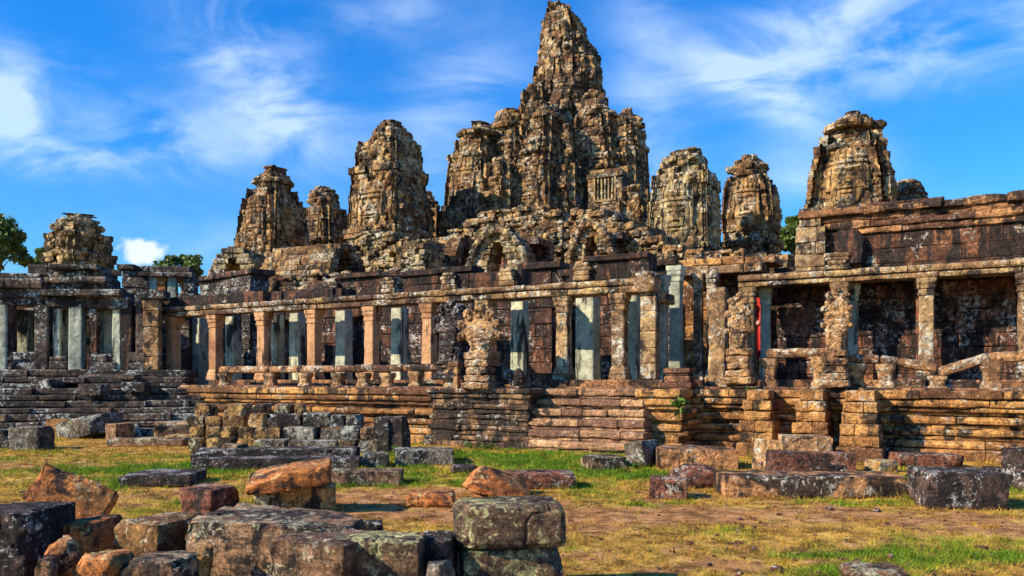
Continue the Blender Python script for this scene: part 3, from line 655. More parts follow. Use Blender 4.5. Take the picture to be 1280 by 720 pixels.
for label, Y_, px, yt, w0, w1, sd_ in [
        ('thin jagged pinnacle left of the central spire shaft', 76, 668, 108, 46, 22, 161), ('thin jagged pinnacle hugging the right of the central spire shaft', 76, 744, 112, 40, 20, 162),
        ('short ragged buttress turret between the left shoulder tower and the front turret', 65, 626, 198, 50, 26, 163), ('short ragged turret in the dark crevice above the second gate', 65, 706, 196, 42, 22, 164),
        ('ragged turret between the window bay and the right shoulder tower', 67, 780, 176, 50, 26, 165), ('low ragged turret at the far left foot of the central mass', 64, 588, 236, 62, 34, 166), ('low broken turret at the right foot of the central mass', 63, 795, 232, 44, 26, 167)]:
    H_ = 330 - yt
    tower('broken_turret', label, Y_, [(420, px - w0 * .75, px + w0 * .75), (330, px - w0 * .6, px + w0 * .6), (330 - H_ * .35, px - w0 * .52, px + w0 * .5), (330 - H_ * .6, px - w0 * .45, px + w0 * .42), (330 - H_ * .85, px - w1 * .62, px + w1 * .6), (yt + 4, px - w1 * .45, px + w1 * .4), (yt, px - w1 * .3, px + w1 * .2)], 'tower', seed=sd_, tier=1.5, rag=1.5, crown=.5, bl=.5)

# balustered window bay on the central mass
def window_bay():
    Y = 63.5; x, y = XY(756, Y); z0, z1 = zz(300, Y), zz(213, Y)
    r = thing('window_bay', 'stone bay with a balustered false window low on the central spire', 'bay', (x, y, z0), -TH)
    cu, cb = x * CT - y * ST, x * ST + y * CT
    mb = MB(-TH); w = 1.45
    wall(mb, (cu - w, cb), (cu + w, cb), 1.8, z0, zz(250, Y), ch=.4, lmin=.5, lmax=.9, off=.06); zw0, zw1 = zz(250, Y), zz(222, Y)
    wall(mb, (cu - w, cb), (cu - .85, cb), 1.8, zw0, zw1, ch=.4, off=.04); wall(mb, (cu + .85, cb), (cu + w, cb), 1.8, zw0, zw1, ch=.4, off=.04)
    course(mb, (cu - w - .1, cb - .12), (cu + w + .1, cb - .12), 1.9, zw1, zw1 + .4, off=.03); course(mb, (cu - w + .2, cb), (cu + w - .2, cb), 1.7, zw1 + .4, z1 + .1, off=.08)
    box(mb, (cu - .9, cb + .7, zw0), (cu + .9, cb + 1.5, zw1)); mb.build('wall', M['tower'], r)
    mb = MB(-TH); box(mb, (cu - .95, cb - .10, zw0 - .12), (cu + .95, cb + .2, zw0 + .06))
    box(mb, (cu - .95, cb - .08, zw0 + .06), (cu - .80, cb + .2, zw1 - .003)); box(mb, (cu + .80, cb - .08, zw0 + .06), (cu + .95, cb + .2, zw1 - .003)); mb.build('window_frame', M['tower_pale'], r)
    for k in range(5):
        mb = MB(-TH); u = cu - .6 + k * .3
        loft(mb, dense([(zw0 + .06, u, cb + .1, .1, .1), (zw0 + .3, u, cb + .1, .07, .07), (zw0 + .6, u, cb + .1, .11, .11), (zw0 + .9, u, cb + .1, .07, .07), (zw1, u, cb + .1, .1, .1)], .15), 8, 2, .01)
        mb.build('baluster', M['tower_pale'], r)
window_bay()

# ------------------------------------------------------------------ middle tier between the towers and the colonnades
def arch_gate(name, label, px, Y, xl, xr, ytop, ybot, dx0, dx1, dytop, mat):
    """pediment of stepped courses over a real doorway, depth behind it"""
    x, y = XY(px, Y); z0 = min(6.8, zz(ybot, Y)); r = thing(name, label, 'gate', (x, y, z0), -TH)
    cu, cb = x * CT - y * ST, x * ST + y * CT; k = Y / FPX
    hwL, hwR = (px - xl) * k, (xr - px) * k; dl, dr = (px - dx0) * k, (dx1 - px) * k; zt = zz(ytop, Y); zd = zz(dytop, Y); H = zt - z0
    mb = MB(-TH); z = z0
    while z < zt - .05:
        c = min(random.uniform(.3, .42), zt - z); f = (z + c / 2 - z0) / H
        env = math.sqrt(max(0.04, 1 - f ** 2.2)); L, R_ = -hwL * env, hwR * env; kw = dict(lmin=.5, lmax=1.0, off=.09, r=.07, rough=.12, n=(5, 3, 4))
        g_ = (z + c * .5 - z0) / (zd - z0)
        if g_ < 1:
            e = math.sqrt(max(0, 1 - max(0, g_ - .35) ** 2 / .45)); a, b = -dl * e, dr * e
            course(mb, (cu + L, cb), (cu + a, cb), 1.6, z, z + c, **kw); course(mb, (cu + b, cb), (cu + R_, cb), 1.6, z, z + c, **kw)
        else: course(mb, (cu + L, cb), (cu + R_, cb), 1.6, z, z + c, **kw)
        z += c
    mb.build('wall', M[mat], r)
    rim = MB(-TH)
    for q in range(27):
        a = math.pi * q / 26; f = math.sin(a); u = cu + (hwR if math.cos(a) > 0 else hwL) * math.cos(a) * 1.03
        stone(rim, (u, cb - .15, z0 + abs(f) ** .9 * H), (.42, .45, .42), (4, 4, 4), .12, .12, rot=rot3(0, -a + math.pi / 2, 0))
    rim.build('pediment', M[mat], r)
    bk = MB(-TH); box(bk, (cu - hwL * .9, cb + 3.4, z0), (cu + hwR * .9, cb + 3.8, zt - .3)); box(bk, (cu - hwL * .9, cb + 1.5, zd), (cu + hwR * .9, cb + 3.5, zd + .4)); bk.build('passage', M['inner_wall'], r)
arch_gate('arched_gate', 'pediment gate with a dark doorway below the central spire', 620, 48, 580, 668, 288, 350, 607, 636, 303, 'tower_pale')
arch_gate('arched_gate', 'small pediment gate with a grey niche right of the central doorway', 738, 48, 706, 772, 280, 350, 727, 750, 295, 'tower')

def vault(name, label, px0, Y0, px1, Y1, ytop, ybot, hw, mat, opening=False):
    """corbelled half-barrel roof, laid in courses, from one point to another"""
    a = np.array(XY(px0, Y0)); b = np.array(XY(px1, Y1)); d = b - a; L = np.linalg.norm(d); d /= L; nrm = np.array([d[1], -d[0]])
    z0 = min(7.6, zz(ybot, Y0)); zt = zz(ytop, Y0); r = thing(name, label, 'vault', (a[0], a[1], z0), math.atan2(d[1], d[0]))
    mb = MB(); H = zt - z0; z = z0
    while z < zt - .03:
        c = min(.34, zt - z); f = (z + c / 2 - z0) / H; o = hw * math.sqrt(max(.03, 1 - f ** 2.0)); kw = dict(lmin=.7, lmax=1.2, off=.05, r=.08, rough=.05)
        course(mb, a + nrm * o, b + nrm * o, .8 if f < .8 else o + .3, z, z + c, **kw); course(mb, b - nrm * o, a - nrm * o, .8 if f < .8 else o + .3, z, z + c, **kw)
        z += c
    mb.build('roof', M[mat], r)
    mb = MB(); z = z0
    while z < zt - .03:
        c = min(.34, zt - z); f = (z + c / 2 - z0) / H; o = hw * math.sqrt(max(.03, 1 - f ** 2.0)); kw = dict(lmin=.45, lmax=.8, off=.08, r=.08, rough=.05)
        p, q = a + nrm * o - d * .05, a - nrm * o - d * .05
        if opening and f < .72:
            w = hw * .40 * math.sqrt(max(.05, 1 - (f / .72) ** 2)); course(mb, q, a - nrm * w - d * .05, .6, z, z + c, **kw); course(mb, a + nrm * w - d * .05, p, .6, z, z + c, **kw)
        else: course(mb, q, p, .6, z, z + c, **kw)
        z += c
    mb.build('gable_wall', M[mat], r)
    if not opening: return r
    mb = MB(); e = a + d * 3.5; course(mb, e - nrm * hw * .9, e + nrm * hw * .9, .3, z0, z0 + H * .6); mb.build('inner_wall', M['inner_wall'], r)
    return r
vault('vaulted_roof', 'round corbelled vault with an open dark end at the foot of the left face tower', 291, 51, 345, 58, 308, 362, 1.75, 'tower_pale', True)
vault('vaulted_roof', 'low ribbed vault roof between the left face tower and the tall left tower', 352, 52, 436, 50, 312, 356, 2.2, 'tower')
vault('vaulted_roof', 'long sloping vault roof left of the dark central doorway', 515, 56, 585, 53.5, 302, 350, 1.8, 'tower')

def mid_wall(name, label, px0, px1, Y0, Y1, tops, ybot, mat, depth=2.0):
    a = np.array(XY(px0, Y0)); b = np.array(XY(px1, Y1)); d = b - a; L = np.linalg.norm(d); dd = d / L; z0 = min(6.8, zz(ybot, (Y0 + Y1) / 2))
    r = thing(name, label, 'wall', (a[0], a[1], z0), math.atan2(d[1], d[0])); mb = MB(); n = len(tops) - 1
    for i in range(n):
        p = a + d * i / n; q = a + d * (i + 1) / n; Ym = (p[1] + q[1]) / 2
        wall(mb, p, q, depth, z0, zz((tops[i] + tops[i + 1]) / 2 + random.uniform(-2, 2), Ym), ch=.34, lmin=.4, lmax=.9, off=.20, r=.08, rough=.16, n=(5, 3, 5), miss=.05)
    mb.build('masonry', M[mat], r); return r
mid_wall('inner_gallery_wall', 'pale stepped masonry under the tall left tower', 428, 530, 54, 50, [314, 296, 282, 296, 288, 306, 292], 360, 'tower_pale')
mid_wall('inner_gallery_wall', 'rough brown masonry behind the arched gates, under the central spire', 540, 702, 57, 53, [312, 290, 282, 268, 256, 266, 250, 268, 258], 360, 'tower')
mid_wall('inner_gallery_wall', 'carved masonry bank right of the arched gates, under the spire', 690, 828, 54, 48, [262, 275, 250, 268, 258, 282, 275, 290, 300], 360, 'tower')
mid_wall('inner_gallery_wall', 'orange brown masonry at the foot of the two smiling right towers', 806, 985, 47, 42, [300, 312, 304, 316, 308, 318, 312, 322], 356, 'tower')
mid_wall('inner_gallery_wall', 'ruined stub of masonry beneath the round vault on the left', 270, 440, 47, 45, [345, 338, 346, 340, 346, 338], 372, 'tower')

def platform():
    a = np.array(XY(250, 45.5)); b = np.array(XY(1190, 35.5)); d = b - a; an = math.atan2(d[1], d[0]); L = np.linalg.norm(d)
    r = thing('stone_platform', 'high second platform carrying the towers behind the colonnades', 'platform', (*a, 0), an)
    c, s_ = math.cos(-an), math.sin(-an); ax, ay = a[0] * c - a[1] * s_, a[0] * s_ + a[1] * c
    mb = MB(an); wall(mb, (ax, ay), (ax + L, ay), .9, 0, 6.75, ch=.45, off=.04, rough=.04); mb.build('wall', M['inner_wall'], r)
    mb = MB(an); box(mb, (ax + .2, ay + .5, 0), (ax + L - .2, ay + 62, 6.72)); mb.build('core', M['terrace_brown'], r)
platform()

# ------------------------------------------------------------------ terrace, stairs
BL, BR = 22.13, 25.4                          # column lines of the left and right wings in the facade frame
ZF = 1.65
LV = [(-.1, .24, 0, .04), (.24, .44, .08, .10), (.44, .54, .27, .02), (.54, .72, .17, .08), (.72, .82, .33, .02), (.82, 1.02, .16, .10), (1.02, 1.12, .33, .02), (1.12, 1.24, .20, .05), (1.24, 1.44, .09, .09), (1.44, 1.65, .03, .04)]
LVS = [(-.1, .30, 0, .05), (.30, .58, .10, .1), (.58, .86, .22, .06), (.86, 1.12, .16, .12), (1.12, 1.38, .26, .06), (1.38, 1.65, .12, .06)]
LVS2 = [(-.1, .14, 0, .04), (.14, .30, .04, .07), (.30, .44, .16, .03), (.44, .60, .10, .07), (.60, .76, .20, .03), (.76, .92, .12, .07), (.92, 1.06, .22, .03), (1.06, 1.22, .14, .07), (1.22, 1.38, .20, .03), (1.38, 1.52, .10, .06), (1.52, 1.65, .04, .03)]
t_u0, t_u1 = ub(228, 20.6), ub(1420, 22)
terr = thing('stone_terrace', 'long moulded stone terrace carrying the colonnades', 'terrace', (*f2w(ub(640, 20), 20), 0), -TH)
U = lambda px, b: ub(px, b)
mb = MB(-TH)
levels(mb, [(t_u0, 20.3), (U(532, 19.9), 20.1)], LV, lmin=1.0, lmax=2.4, off=.022, rough=.035, depth=1.1, n=(10, 3, 4))
mb.build('moulded_plinth', M['terrace'], terr)
mb = MB(-TH)
levels(mb, [(U(528, 19.7), 21.2), (U(528, 19.7), 19.75), (U(664, 19.75), 19.75), (U(664, 19.75), 21.6)], LVS2, lmin=.6, lmax=1.6, off=.035, rough=.045, depth=.9, n=(8, 4, 3))
box(mb, (U(528, 19.6) + .5, 20.1, -.1), (U(664, 19.55) - .5, 22.5, 1.6)); mb.build('stair_flank', M['flank'], terr)
mb = MB(-TH)
levels(mb, [(U(793, 20.5), 22.4), (U(793, 20.5), 20.45), (U(852, 20.5), 20.45), (U(852, 20.5), 21.75), (U(1420, 22), 21.75)], LV, lmin=1.0, lmax=2.6, off=.022, rough=.035, depth=1.1, n=(10, 3, 4))
box(mb, (U(793, 20.5) + .6, 21.0, -.1), (U(852, 20.5) - .5, 23, 1.6)); mb.build('moulded_plinth', M['terrace'], terr)
# buttress piers on the right plinth
for (p0, p1, bf) in [(932, 962, 21.05), (998, 1030, 21.0), (1056, 1094, 20.7)]:
    mb = MB(-TH); a, b = U(p0, bf), U(p1, bf); n_ = len(LVS)
    for i, (z0, z1, sb, r) in enumerate(LVS):
        o = .34 * (1 - i / n_) - (.07 if i % 2 else 0) + random.uniform(-.02, .02); f0 = bf - o; w = b - a + 2 * o * .5; x0 = (a + b) / 2 - w / 2; c = random.uniform(.35, .65) * w
        for (q0, q1) in ((0, w),) if i % 2 else ((0, c), (c, w)): stone(mb, (x0 + (q0 + q1) / 2, (f0 + 22.3) / 2 + random.uniform(-.015, .015), (z0 + z1) / 2), (q1 - q0 - .004, 22.3 - f0, z1 - z0 - .004), (8, 6, 4), r * .8, .04, 2.5, rough2=.03, gouge=.04, re=.02)
    mb.build('buttress', M['terrace'], terr)
st = MB(-TH)
for k in range(6):
    z0, z1 = k * .275 - (.1 if k == 0 else 0), (k + 1) * .275; b = 19.35 + k * .29; zm = k * .275 + .075
    course(st, (U(664, b) - .1, b + .09), (U(793, b) + .25, b + .09), .75, z0, zm, lmin=.8, lmax=2.0, off=.01, r=.01, rough=.02, n=(8, 3, 3))
    course(st, (U(664, b) - .1, b), (U(793, b) + .25, b), .75, zm, z1, lmin=.6, lmax=1.7, off=.035, r=.05, rough=.045, n=(9, 3, 4), zj=.010, joff=.012)
box(st, (U(664, 20.5), 20.6, 0), (U(793, 20.5) + .1, 22.0, .5)); st.build('staircase', M['stair'], terr)
pv = MB(-TH)
box(pv, (t_u0, 20.9, .3), (U(664, 19.55), 34, ZF - .03)); box(pv, (U(664, 19.55), 21.6, .3), (U(793, 20.5) + .3, 34, ZF - .032)); box(pv, (U(793, 20.5) + .3, 22.5, .3), (t_u1, 34, ZF - .034))
k = 0; u = t_u0
while u < t_u1:
    l = random.uniform(.8, 1.4); bb = 20.35 if u < U(528, 19.6) else (20.1 if u < U(664, 20) - l else (21.5 if u < U(793, 21) else 22.0))
    while bb < 23.2 + (2.6 if u > U(850, 22) else 0):
        dpt = random.uniform(.8, 1.2); stone(pv, (u + l / 2, bb + dpt / 2, ZF - .02 + random.uniform(-.012, .02)), (l - .015, dpt - .015, .14), (3, 3, 3), .03, .02); bb += dpt
    u += l
pv.build('paving', M['terrace_brown'], terr)
# low sill under the columns
mb = MB(-TH); course(mb, (t_u0 + .4, BL - .55), (U(835, BL), BL - .55), 1.1, ZF + .02, ZF + .26, lmin=.8, lmax=1.6, off=.02)
course(mb, (U(835, BL), BL - .5), (U(835, BL), BR - .6), .8, ZF + .02, ZF + .26); course(mb, (U(838, BR), BR - .6), (t_u1, BR - .6), 1.2, ZF + .02, ZF + .26, lmin=.8, lmax=1.6)
mb.build('column_sill', M['terrace_brown'], terr)

# ------------------------------------------------------------------ columns
def column(name, u, b, z0, z1, hw, mat, parent, frame=-TH, base=True, cap=True, seed=0):
    """square pillar: shaft as the part, its moulded capital and base as sub-parts"""
    lo = z0 + .402 if base else z0; hi = z1 - .502 if cap else z1
    def ring(lv, n_): mb = MB(frame); loft(mb, dense([(z, u, b, h, h) for z, h in lv], .14), 28, 9, .022, 2.6, seed, rough2=.012); return mb
    sh = ring([(lo, hw), (hi, hw * .95)], 0).build(name, M[mat], parent)
    if base: ring([(z0, hw * 1.42), (z0 + .12, hw * 1.42), (z0 + .13, hw * 1.26), (z0 + .19, hw * 1.34), (z0 + .25, hw * 1.18), (z0 + .30, hw * 1.22), (z0 + .36, hw * 1.06), (z0 + .40, hw)], 0).build('column_base', M[mat], sh)
    if cap: ring([(z1 - .50, hw * .96), (z1 - .48, hw * 1.10), (z1 - .42, hw * 1.14), (z1 - .40, hw * 1.02), (z1 - .30, hw * 1.05), (z1 - .29, hw * 1.2), (z1 - .22, hw * 1.26), (z1 - .20, hw * 1.16), (z1 - .13, hw * 1.34), (z1, hw * 1.40)], 0).build('capital', M[mat], sh)
    return sh
def broken_px(px, b): return ub(px, b)

# left colonnade -----------------------------------------------------
cl_px = [217, 270, 330, 393, 465, 537, 607, 705, 775]
lc = thing('colonnade', 'roofless left colonnade of square pillars under a long lintel', 'colonnade', (*f2w(U(450, BL), BL), ZF), -TH)
ZC0, ZC1 = ZF + .26, 4.42
for i, px in enumerate(cl_px):
    w = .20 if px not in (217,) else .22
    column('column', U(px, BL), BL, ZC0, ZC1, w, 'column' if i in (1, 2, 3, 4, 5, 0) else 'column_old', lc, seed=i)
cpx2 = [250, 292, 345, 372, 430, 500, 560, 650, 735, 790]
for i, px in enumerate(cpx2):
    column('inner_column', U(px, 24.2), 24.2, ZF, 4.55, .26 if i != 8 else .34, 'column_pale', lc, base=False, cap=False, seed=30 + i)
mb = MB(-TH); course(mb, (U(205, BL), BL - .30), (U(815, BL), BL - .30), .62, ZC1, ZC1 + .20, lmin=1.6, lmax=2.6, off=.012, r=.04, rough=.03, n=(8, 3, 3))
course(mb, (U(205, BL), BL - .38), (U(822, BL), BL - .38), .78, ZC1 + .20, ZC1 + .40, lmin=1.4, lmax=2.6, off=.02, r=.07, rough=.04, n=(8, 3, 3)); mb.build('lintel', M['cornice'], lc)
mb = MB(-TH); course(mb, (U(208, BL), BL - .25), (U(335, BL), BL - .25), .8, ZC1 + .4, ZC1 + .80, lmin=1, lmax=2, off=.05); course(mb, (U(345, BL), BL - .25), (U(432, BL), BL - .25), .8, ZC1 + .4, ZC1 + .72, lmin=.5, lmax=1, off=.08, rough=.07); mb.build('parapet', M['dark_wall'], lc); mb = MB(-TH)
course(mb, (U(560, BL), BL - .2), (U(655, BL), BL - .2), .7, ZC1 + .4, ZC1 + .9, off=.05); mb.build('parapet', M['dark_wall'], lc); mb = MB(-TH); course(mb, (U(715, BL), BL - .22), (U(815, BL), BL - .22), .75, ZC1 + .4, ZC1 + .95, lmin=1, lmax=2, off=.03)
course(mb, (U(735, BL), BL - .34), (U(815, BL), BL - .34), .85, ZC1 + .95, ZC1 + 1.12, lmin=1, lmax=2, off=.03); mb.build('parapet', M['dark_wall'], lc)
for px in (493, 568, 640, 733):
    mb = MB(-TH); u = U(px, BL)
    for q, (w, h0, h1) in enumerate([(.28, .4, .56), (.24, .56, .70), (.30, .70, .82), (.22, .82, .93)]): stone(mb, (u, BL - .1, ZC1 + (h0 + h1) / 2), (w * 2, .6, h1 - h0), (4, 3, 3), .04, .02)
    mb.build('finial_base', M['cornice'], lc)
# inner wall with doors, and its upper part
mb = MB(-TH); bw = 26.0
segs = [(190, 262), (300, 350), (385, 440), (476, 530), (592, 690), (722, 850)]
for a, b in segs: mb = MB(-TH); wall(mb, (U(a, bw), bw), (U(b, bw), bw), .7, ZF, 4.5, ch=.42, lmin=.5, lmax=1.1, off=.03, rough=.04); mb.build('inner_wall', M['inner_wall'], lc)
mb = MB(-TH)
for (a, b, yt) in [(318, 392, 361), (392, 425, 352), (425, 478, 338), (478, 500, 336), (500, 592, 333), (592, 652, 337), (652, 702, 326), (702, 760, 334), (760, 845, 324)]:
    wall(mb, (U(a, bw), bw - .05), (U(b, bw), bw - .05), .9, 4.5, zb((a + b) / 2, yt + 3, bw) - .22, ch=.4, lmin=.6, lmax=1.3, off=.04, rough=.05)
    course(mb, (U(a, bw) - .05, bw - .20), (U(b, bw) + .05, bw - .20), 1.0, zb((a + b) / 2, yt + 3, bw) - .22, zb((a + b) / 2, yt + 3, bw), lmin=1, lmax=2, off=.05, rough=.05)
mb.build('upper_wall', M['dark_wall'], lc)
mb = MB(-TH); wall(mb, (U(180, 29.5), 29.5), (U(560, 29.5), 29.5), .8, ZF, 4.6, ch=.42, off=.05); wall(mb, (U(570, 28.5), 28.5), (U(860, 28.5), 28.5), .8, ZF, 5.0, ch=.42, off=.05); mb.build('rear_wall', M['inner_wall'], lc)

# corner pillar and side of the porch --------------------------------
cp = thing('corner_pillar', 'broad white lichened corner pillar at the right end of the left colonnade', 'pillar', (*f2w(U(812, BL), BL), ZC0), -TH)
mb = MB(-TH); u = U(813, BL); z = ZC0
while z < ZC1 - .01:
    c = min(random.uniform(.4, .6), ZC1 - z); stone(mb, (u, BL, z + c / 2), (.46, .46, c - .006), (5, 5, 4), .03, .03); z += c
mb.build('shaft', M['column_old'], cp)
mb = MB(-TH); stone(mb, (u - .05, BL - .05, ZC1 + .28), (.62, .7, .6), (6, 6, 6), .08, .1, chips=2); mb.build('capital', M['cornice'], cp)
mb = MB(-TH)
stone(mb, (u, BL + .9, ZC1 - .1), (.5, 1.4, .3), (4, 4, 3), .04, .03); mb.build('side_lintel', M['cornice'], cp)
for k, (px, b) in enumerate([(826, 23.3), (845, 24.6)]):
    o = thing('pillar', ['slim blue grey pillar just behind the white corner pillar', 'thin tall pillar in shade at the inner corner of the porch'][k], 'pillar', (*f2w(U(px, b), b), ZF), -TH)
    column('shaft', U(px, b), b, ZF, zb(px, 345 - 12 * k, b), .19, 'column_pale', o, seed=50 + k)
o = thing('pillar_pedestal', 'low brown moulded pedestal block beside the white corner pillar', 'pedestal', (*f2w(U(845, 21.6), 21.6), ZF), -TH)
mb = MB(-TH)
for (w, z0, z1) in [(.42, 0, .16), (.36, .16, .34), (.32, .34, .42), (.38, .42, .56)]: stone(mb, (U(846, 21.6), 21.9, ZF + .02 + (z0 + z1) / 2), (w * 2, w * 1.8, z1 - z0 - .004), (5, 5, 3), .03, .02)
mb.build('base', M['terrace_brown'], o)

# recess between the wings -------------------------------------------
rc = thing('recessed_gatehouse', 'sunlit recess wall with a doorway between the two colonnades', 'gatehouse', (*f2w(U(880, 26), 26), ZF), -TH)
mb = MB(-TH); wall(mb, (U(838, 26.2), 26.2), (U(900, 26.2), 26.2), .8, ZF, zb(870, 338, 26.2), ch=.42, off=.04, rough=.05); wall(mb, (U(906, 26.6), 26.6), (U(945, 26.6), 26.6), .6, ZF, zb(925, 340, 26.6), ch=.42, off=.04, rough=.05)
mb.build('wall', M['terrace'], rc)
mb = MB(-TH); course(mb, (U(846, 25.6), 25.6), (U(952, 25.6), 25.6), 1.4, zb(900, 342, 25.6), zb(900, 331, 25.6), lmin=1, lmax=2, off=.05, rough=.05); mb.build('lintel', M['cornice'], rc)
mb = MB(-TH); course(mb, (U(840, 26), 26), (U(968, 26), 26), 1.6, zb(900, 331, 26), zb(900, 322, 26), off=.08, rough=.07); mb.build('roof_slab', M['terrace'], rc)
for px in (873, 890): column('column', U(px, 25.2), 25.2, ZF + .2, zb(px, 342, 25.2), .14, 'column_old', rc, seed=px)
o = thing('pillar', 'weathered yellow upright pillar standing free before the recess', 'pillar', (*f2w(U(897, 22.9), 22.9), ZF), -TH)
mb = MB(-TH); u = U(898, 23); loft(mb, dense([(ZF, u, 23, .33, .30), (ZF + .3, u, 23, .33, .3), (ZF + .32, u, 23, .26, .25), (ZF + .7, u, 23, .24, .22), (zb(898, 364, 23), u, 23, .25, .22), (zb(898, 360, 23), u, 23, .21, .19)], .1), 24, 6, .05, 2.2, 4, rough2=.02); mb.build('shaft', M['column_old'], o)

# right colonnade ------------------------------------------------------
rcg = thing('colonnade', 'right colonnade with dark carved wall behind and a tall dark wall above', 'colonnade', (*f2w(U(1120, BR), BR), ZF), -TH)
ZD1 = zb(1160, 348, BR)
for i, px in enumerate([936, 1050, 1158, 1283, 1420]):
    column('column', U(px, BR), BR, ZF + .26, ZD1, .20, 'column_old' if i != 2 else 'column_old', rcg, seed=70 + i)
for i, px in enumerate([957, 1066, 1152]):
    column('inner_column', U(px, BR + .55), BR + .55, ZF + .26, ZD1, .15, 'column_pale' if i < 2 else 'red', rcg, base=False, seed=80 + i)
mb = MB(-TH); course(mb, (U(925, BR), BR - .30), (U(1440, BR), BR - .30), .7, ZD1, ZD1 + .16, lmin=1.8, lmax=3.2, off=.012, rough=.03, n=(8, 3, 3)); course(mb, (U(925, BR), BR - .38), (U(1440, BR), BR - .38), .8, ZD1 + .16, ZD1 + .36, lmin=1.6, lmax=3, off=.02, r=.07, rough=.03, n=(8, 3, 3)); mb.build('lintel', M['cornice'], rcg)
bw2 = 26.9
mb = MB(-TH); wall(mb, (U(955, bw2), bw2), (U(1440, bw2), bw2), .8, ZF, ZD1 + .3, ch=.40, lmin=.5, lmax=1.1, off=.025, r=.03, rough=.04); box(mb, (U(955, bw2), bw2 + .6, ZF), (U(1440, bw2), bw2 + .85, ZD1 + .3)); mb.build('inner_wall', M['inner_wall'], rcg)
mb = MB(-TH); course(mb, (U(962, BR), BR + .34), (U(1440, BR), BR + .34), 1.9, ZD1 + .20, ZD1 + .46, lmin=.9, lmax=1.8, off=.04, rough=.05); mb.build('roof_slab', M['dark_wall'], rcg)  # slab added behind the lintel to keep the sun off the inner wall
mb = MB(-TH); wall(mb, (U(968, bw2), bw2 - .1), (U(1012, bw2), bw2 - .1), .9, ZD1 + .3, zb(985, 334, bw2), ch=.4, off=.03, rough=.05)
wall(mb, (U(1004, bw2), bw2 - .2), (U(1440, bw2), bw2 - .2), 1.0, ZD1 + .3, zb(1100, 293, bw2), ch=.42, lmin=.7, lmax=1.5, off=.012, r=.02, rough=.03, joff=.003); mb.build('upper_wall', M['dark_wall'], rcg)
mb = MB(-TH); zt = zb(1100, 293, bw2)
for (dz0, dz1, o_) in [(0, .2, .28), (.2, .42, .38), (.42, .60, .30), (.60, .84, .46)]:
    course(mb, (U(1000, bw2), bw2 - o_), (U(1440, bw2), bw2 - o_), 1.2, zt + dz0, zt + dz1, lmin=1, lmax=2.2, off=.05, r=.06, rough=.07, miss=.0, n=(8, 3, 3))
course(mb, (U(1040, bw2), bw2 - .3), (U(1180, bw2), bw2 - .3), 1.0, zt + .84, zt + .93, lmin=.8, lmax=1.6, off=.1, rough=.06, miss=.2); course(mb, (U(1190, bw2), bw2 - .3), (U(1440, bw2), bw2 - .3), 1.0, zt + .84, zt + .96, lmin=1, lmax=2, off=.1, rough=.06, miss=.25); mb.build('upper_cornice', M['terrace_brown'], rcg)
mb = MB(-TH); wall(mb, (U(998, bw2), bw2 - .5), (U(1034, bw2), bw2 - .5), .8, ZD1 + .3, zb(1015, 286, bw2), ch=.36, lmin=.4, lmax=.9, off=.08, r=.05, rough=.09); wall(mb, (U(1001, bw2), bw2 - .45), (U(1028, bw2), bw2 - .45), .9, zb(1015, 286, bw2), zb(1015, 262, bw2), ch=.3, off=.1, rough=.09); mb.build('corner_pilaster', M['column_old'], rcg)
mb = MB(-TH); u = U(1048, BR)
for (w, h0, h1) in [(.34, .36, .50), (.26, .50, .62), (.32, .62, .72), (.36, .72, .84)]: stone(mb, (u, BR - .1, ZD1 + (h0 + h1) / 2), (w * 2, .7, h1 - h0), (4, 3, 3), .04, .02)
mb.build('finial_base', M['cornice'], rcg)
mb = MB(-TH); loft(mb, dense([(zb(1065, 330, 26.6), U(1065, 26.6), 26.62, .30, .25), (zb(1065, 300, 26.6), U(1063, 26.6), 26.62, .42, .25), (zb(1065, 288, 26.6), U(1060, 26.6), 26.62, .3, .25)], .15), 16, 3, .1, 2, 5); mb.build('carved_boss', M['dark_wall'], rcg)
o = thing('cloth_banner', 'red cloth hanging in the shaded doorway of the right colonnade', 'banner', (*f2w(U(947, 26.4), 26.4), zb(947, 444, 26.4)), -TH)
mb = MB(-TH); nU, nZ = 6, 14; u0, u1 = U(941, 26.4), U(953, 26.4); za, zc_ = zb(947, 446, 26.4), zb(947, 372, 26.4); V = []; F = []
for j in range(nZ + 1):
    for i in range(nU + 1):
        for s_ in (0,): V.append((u0 + (u1 - u0) * i / nU, 26.4 + .03 * math.sin(i * 1.9 + j * .2), za + (zc_ - za) * j / nZ))
for j in range(nZ):
    for i in range(nU): a = j * (nU + 1) + i; F.append((a, a + 1, a + nU + 2, a + nU + 1))
n0 = len(V); V2 = [(v[0], v[1] + .02, v[2]) for v in V]; F2 = [tuple(n0 + q for q in reversed(f)) for f in F]; mb.add(V + V2, F + F2); mb.build('cloth', M['red_cloth'], o)
mb = MB(-TH); um, zm = (u0 + u1) / 2, zb(947, 403, 26.4); mb.add([(um + .07 * math.cos(q * .5236), 26.352 - (.0 if q >= 0 else 0), zm + .08 * math.sin(q * .5236)) for q in range(12)] + [(um, 26.34, zm)], [(q, (q + 1) % 12, 12) for q in range(12)]); mb.build('round_patch', M['pale_cloth'], o)

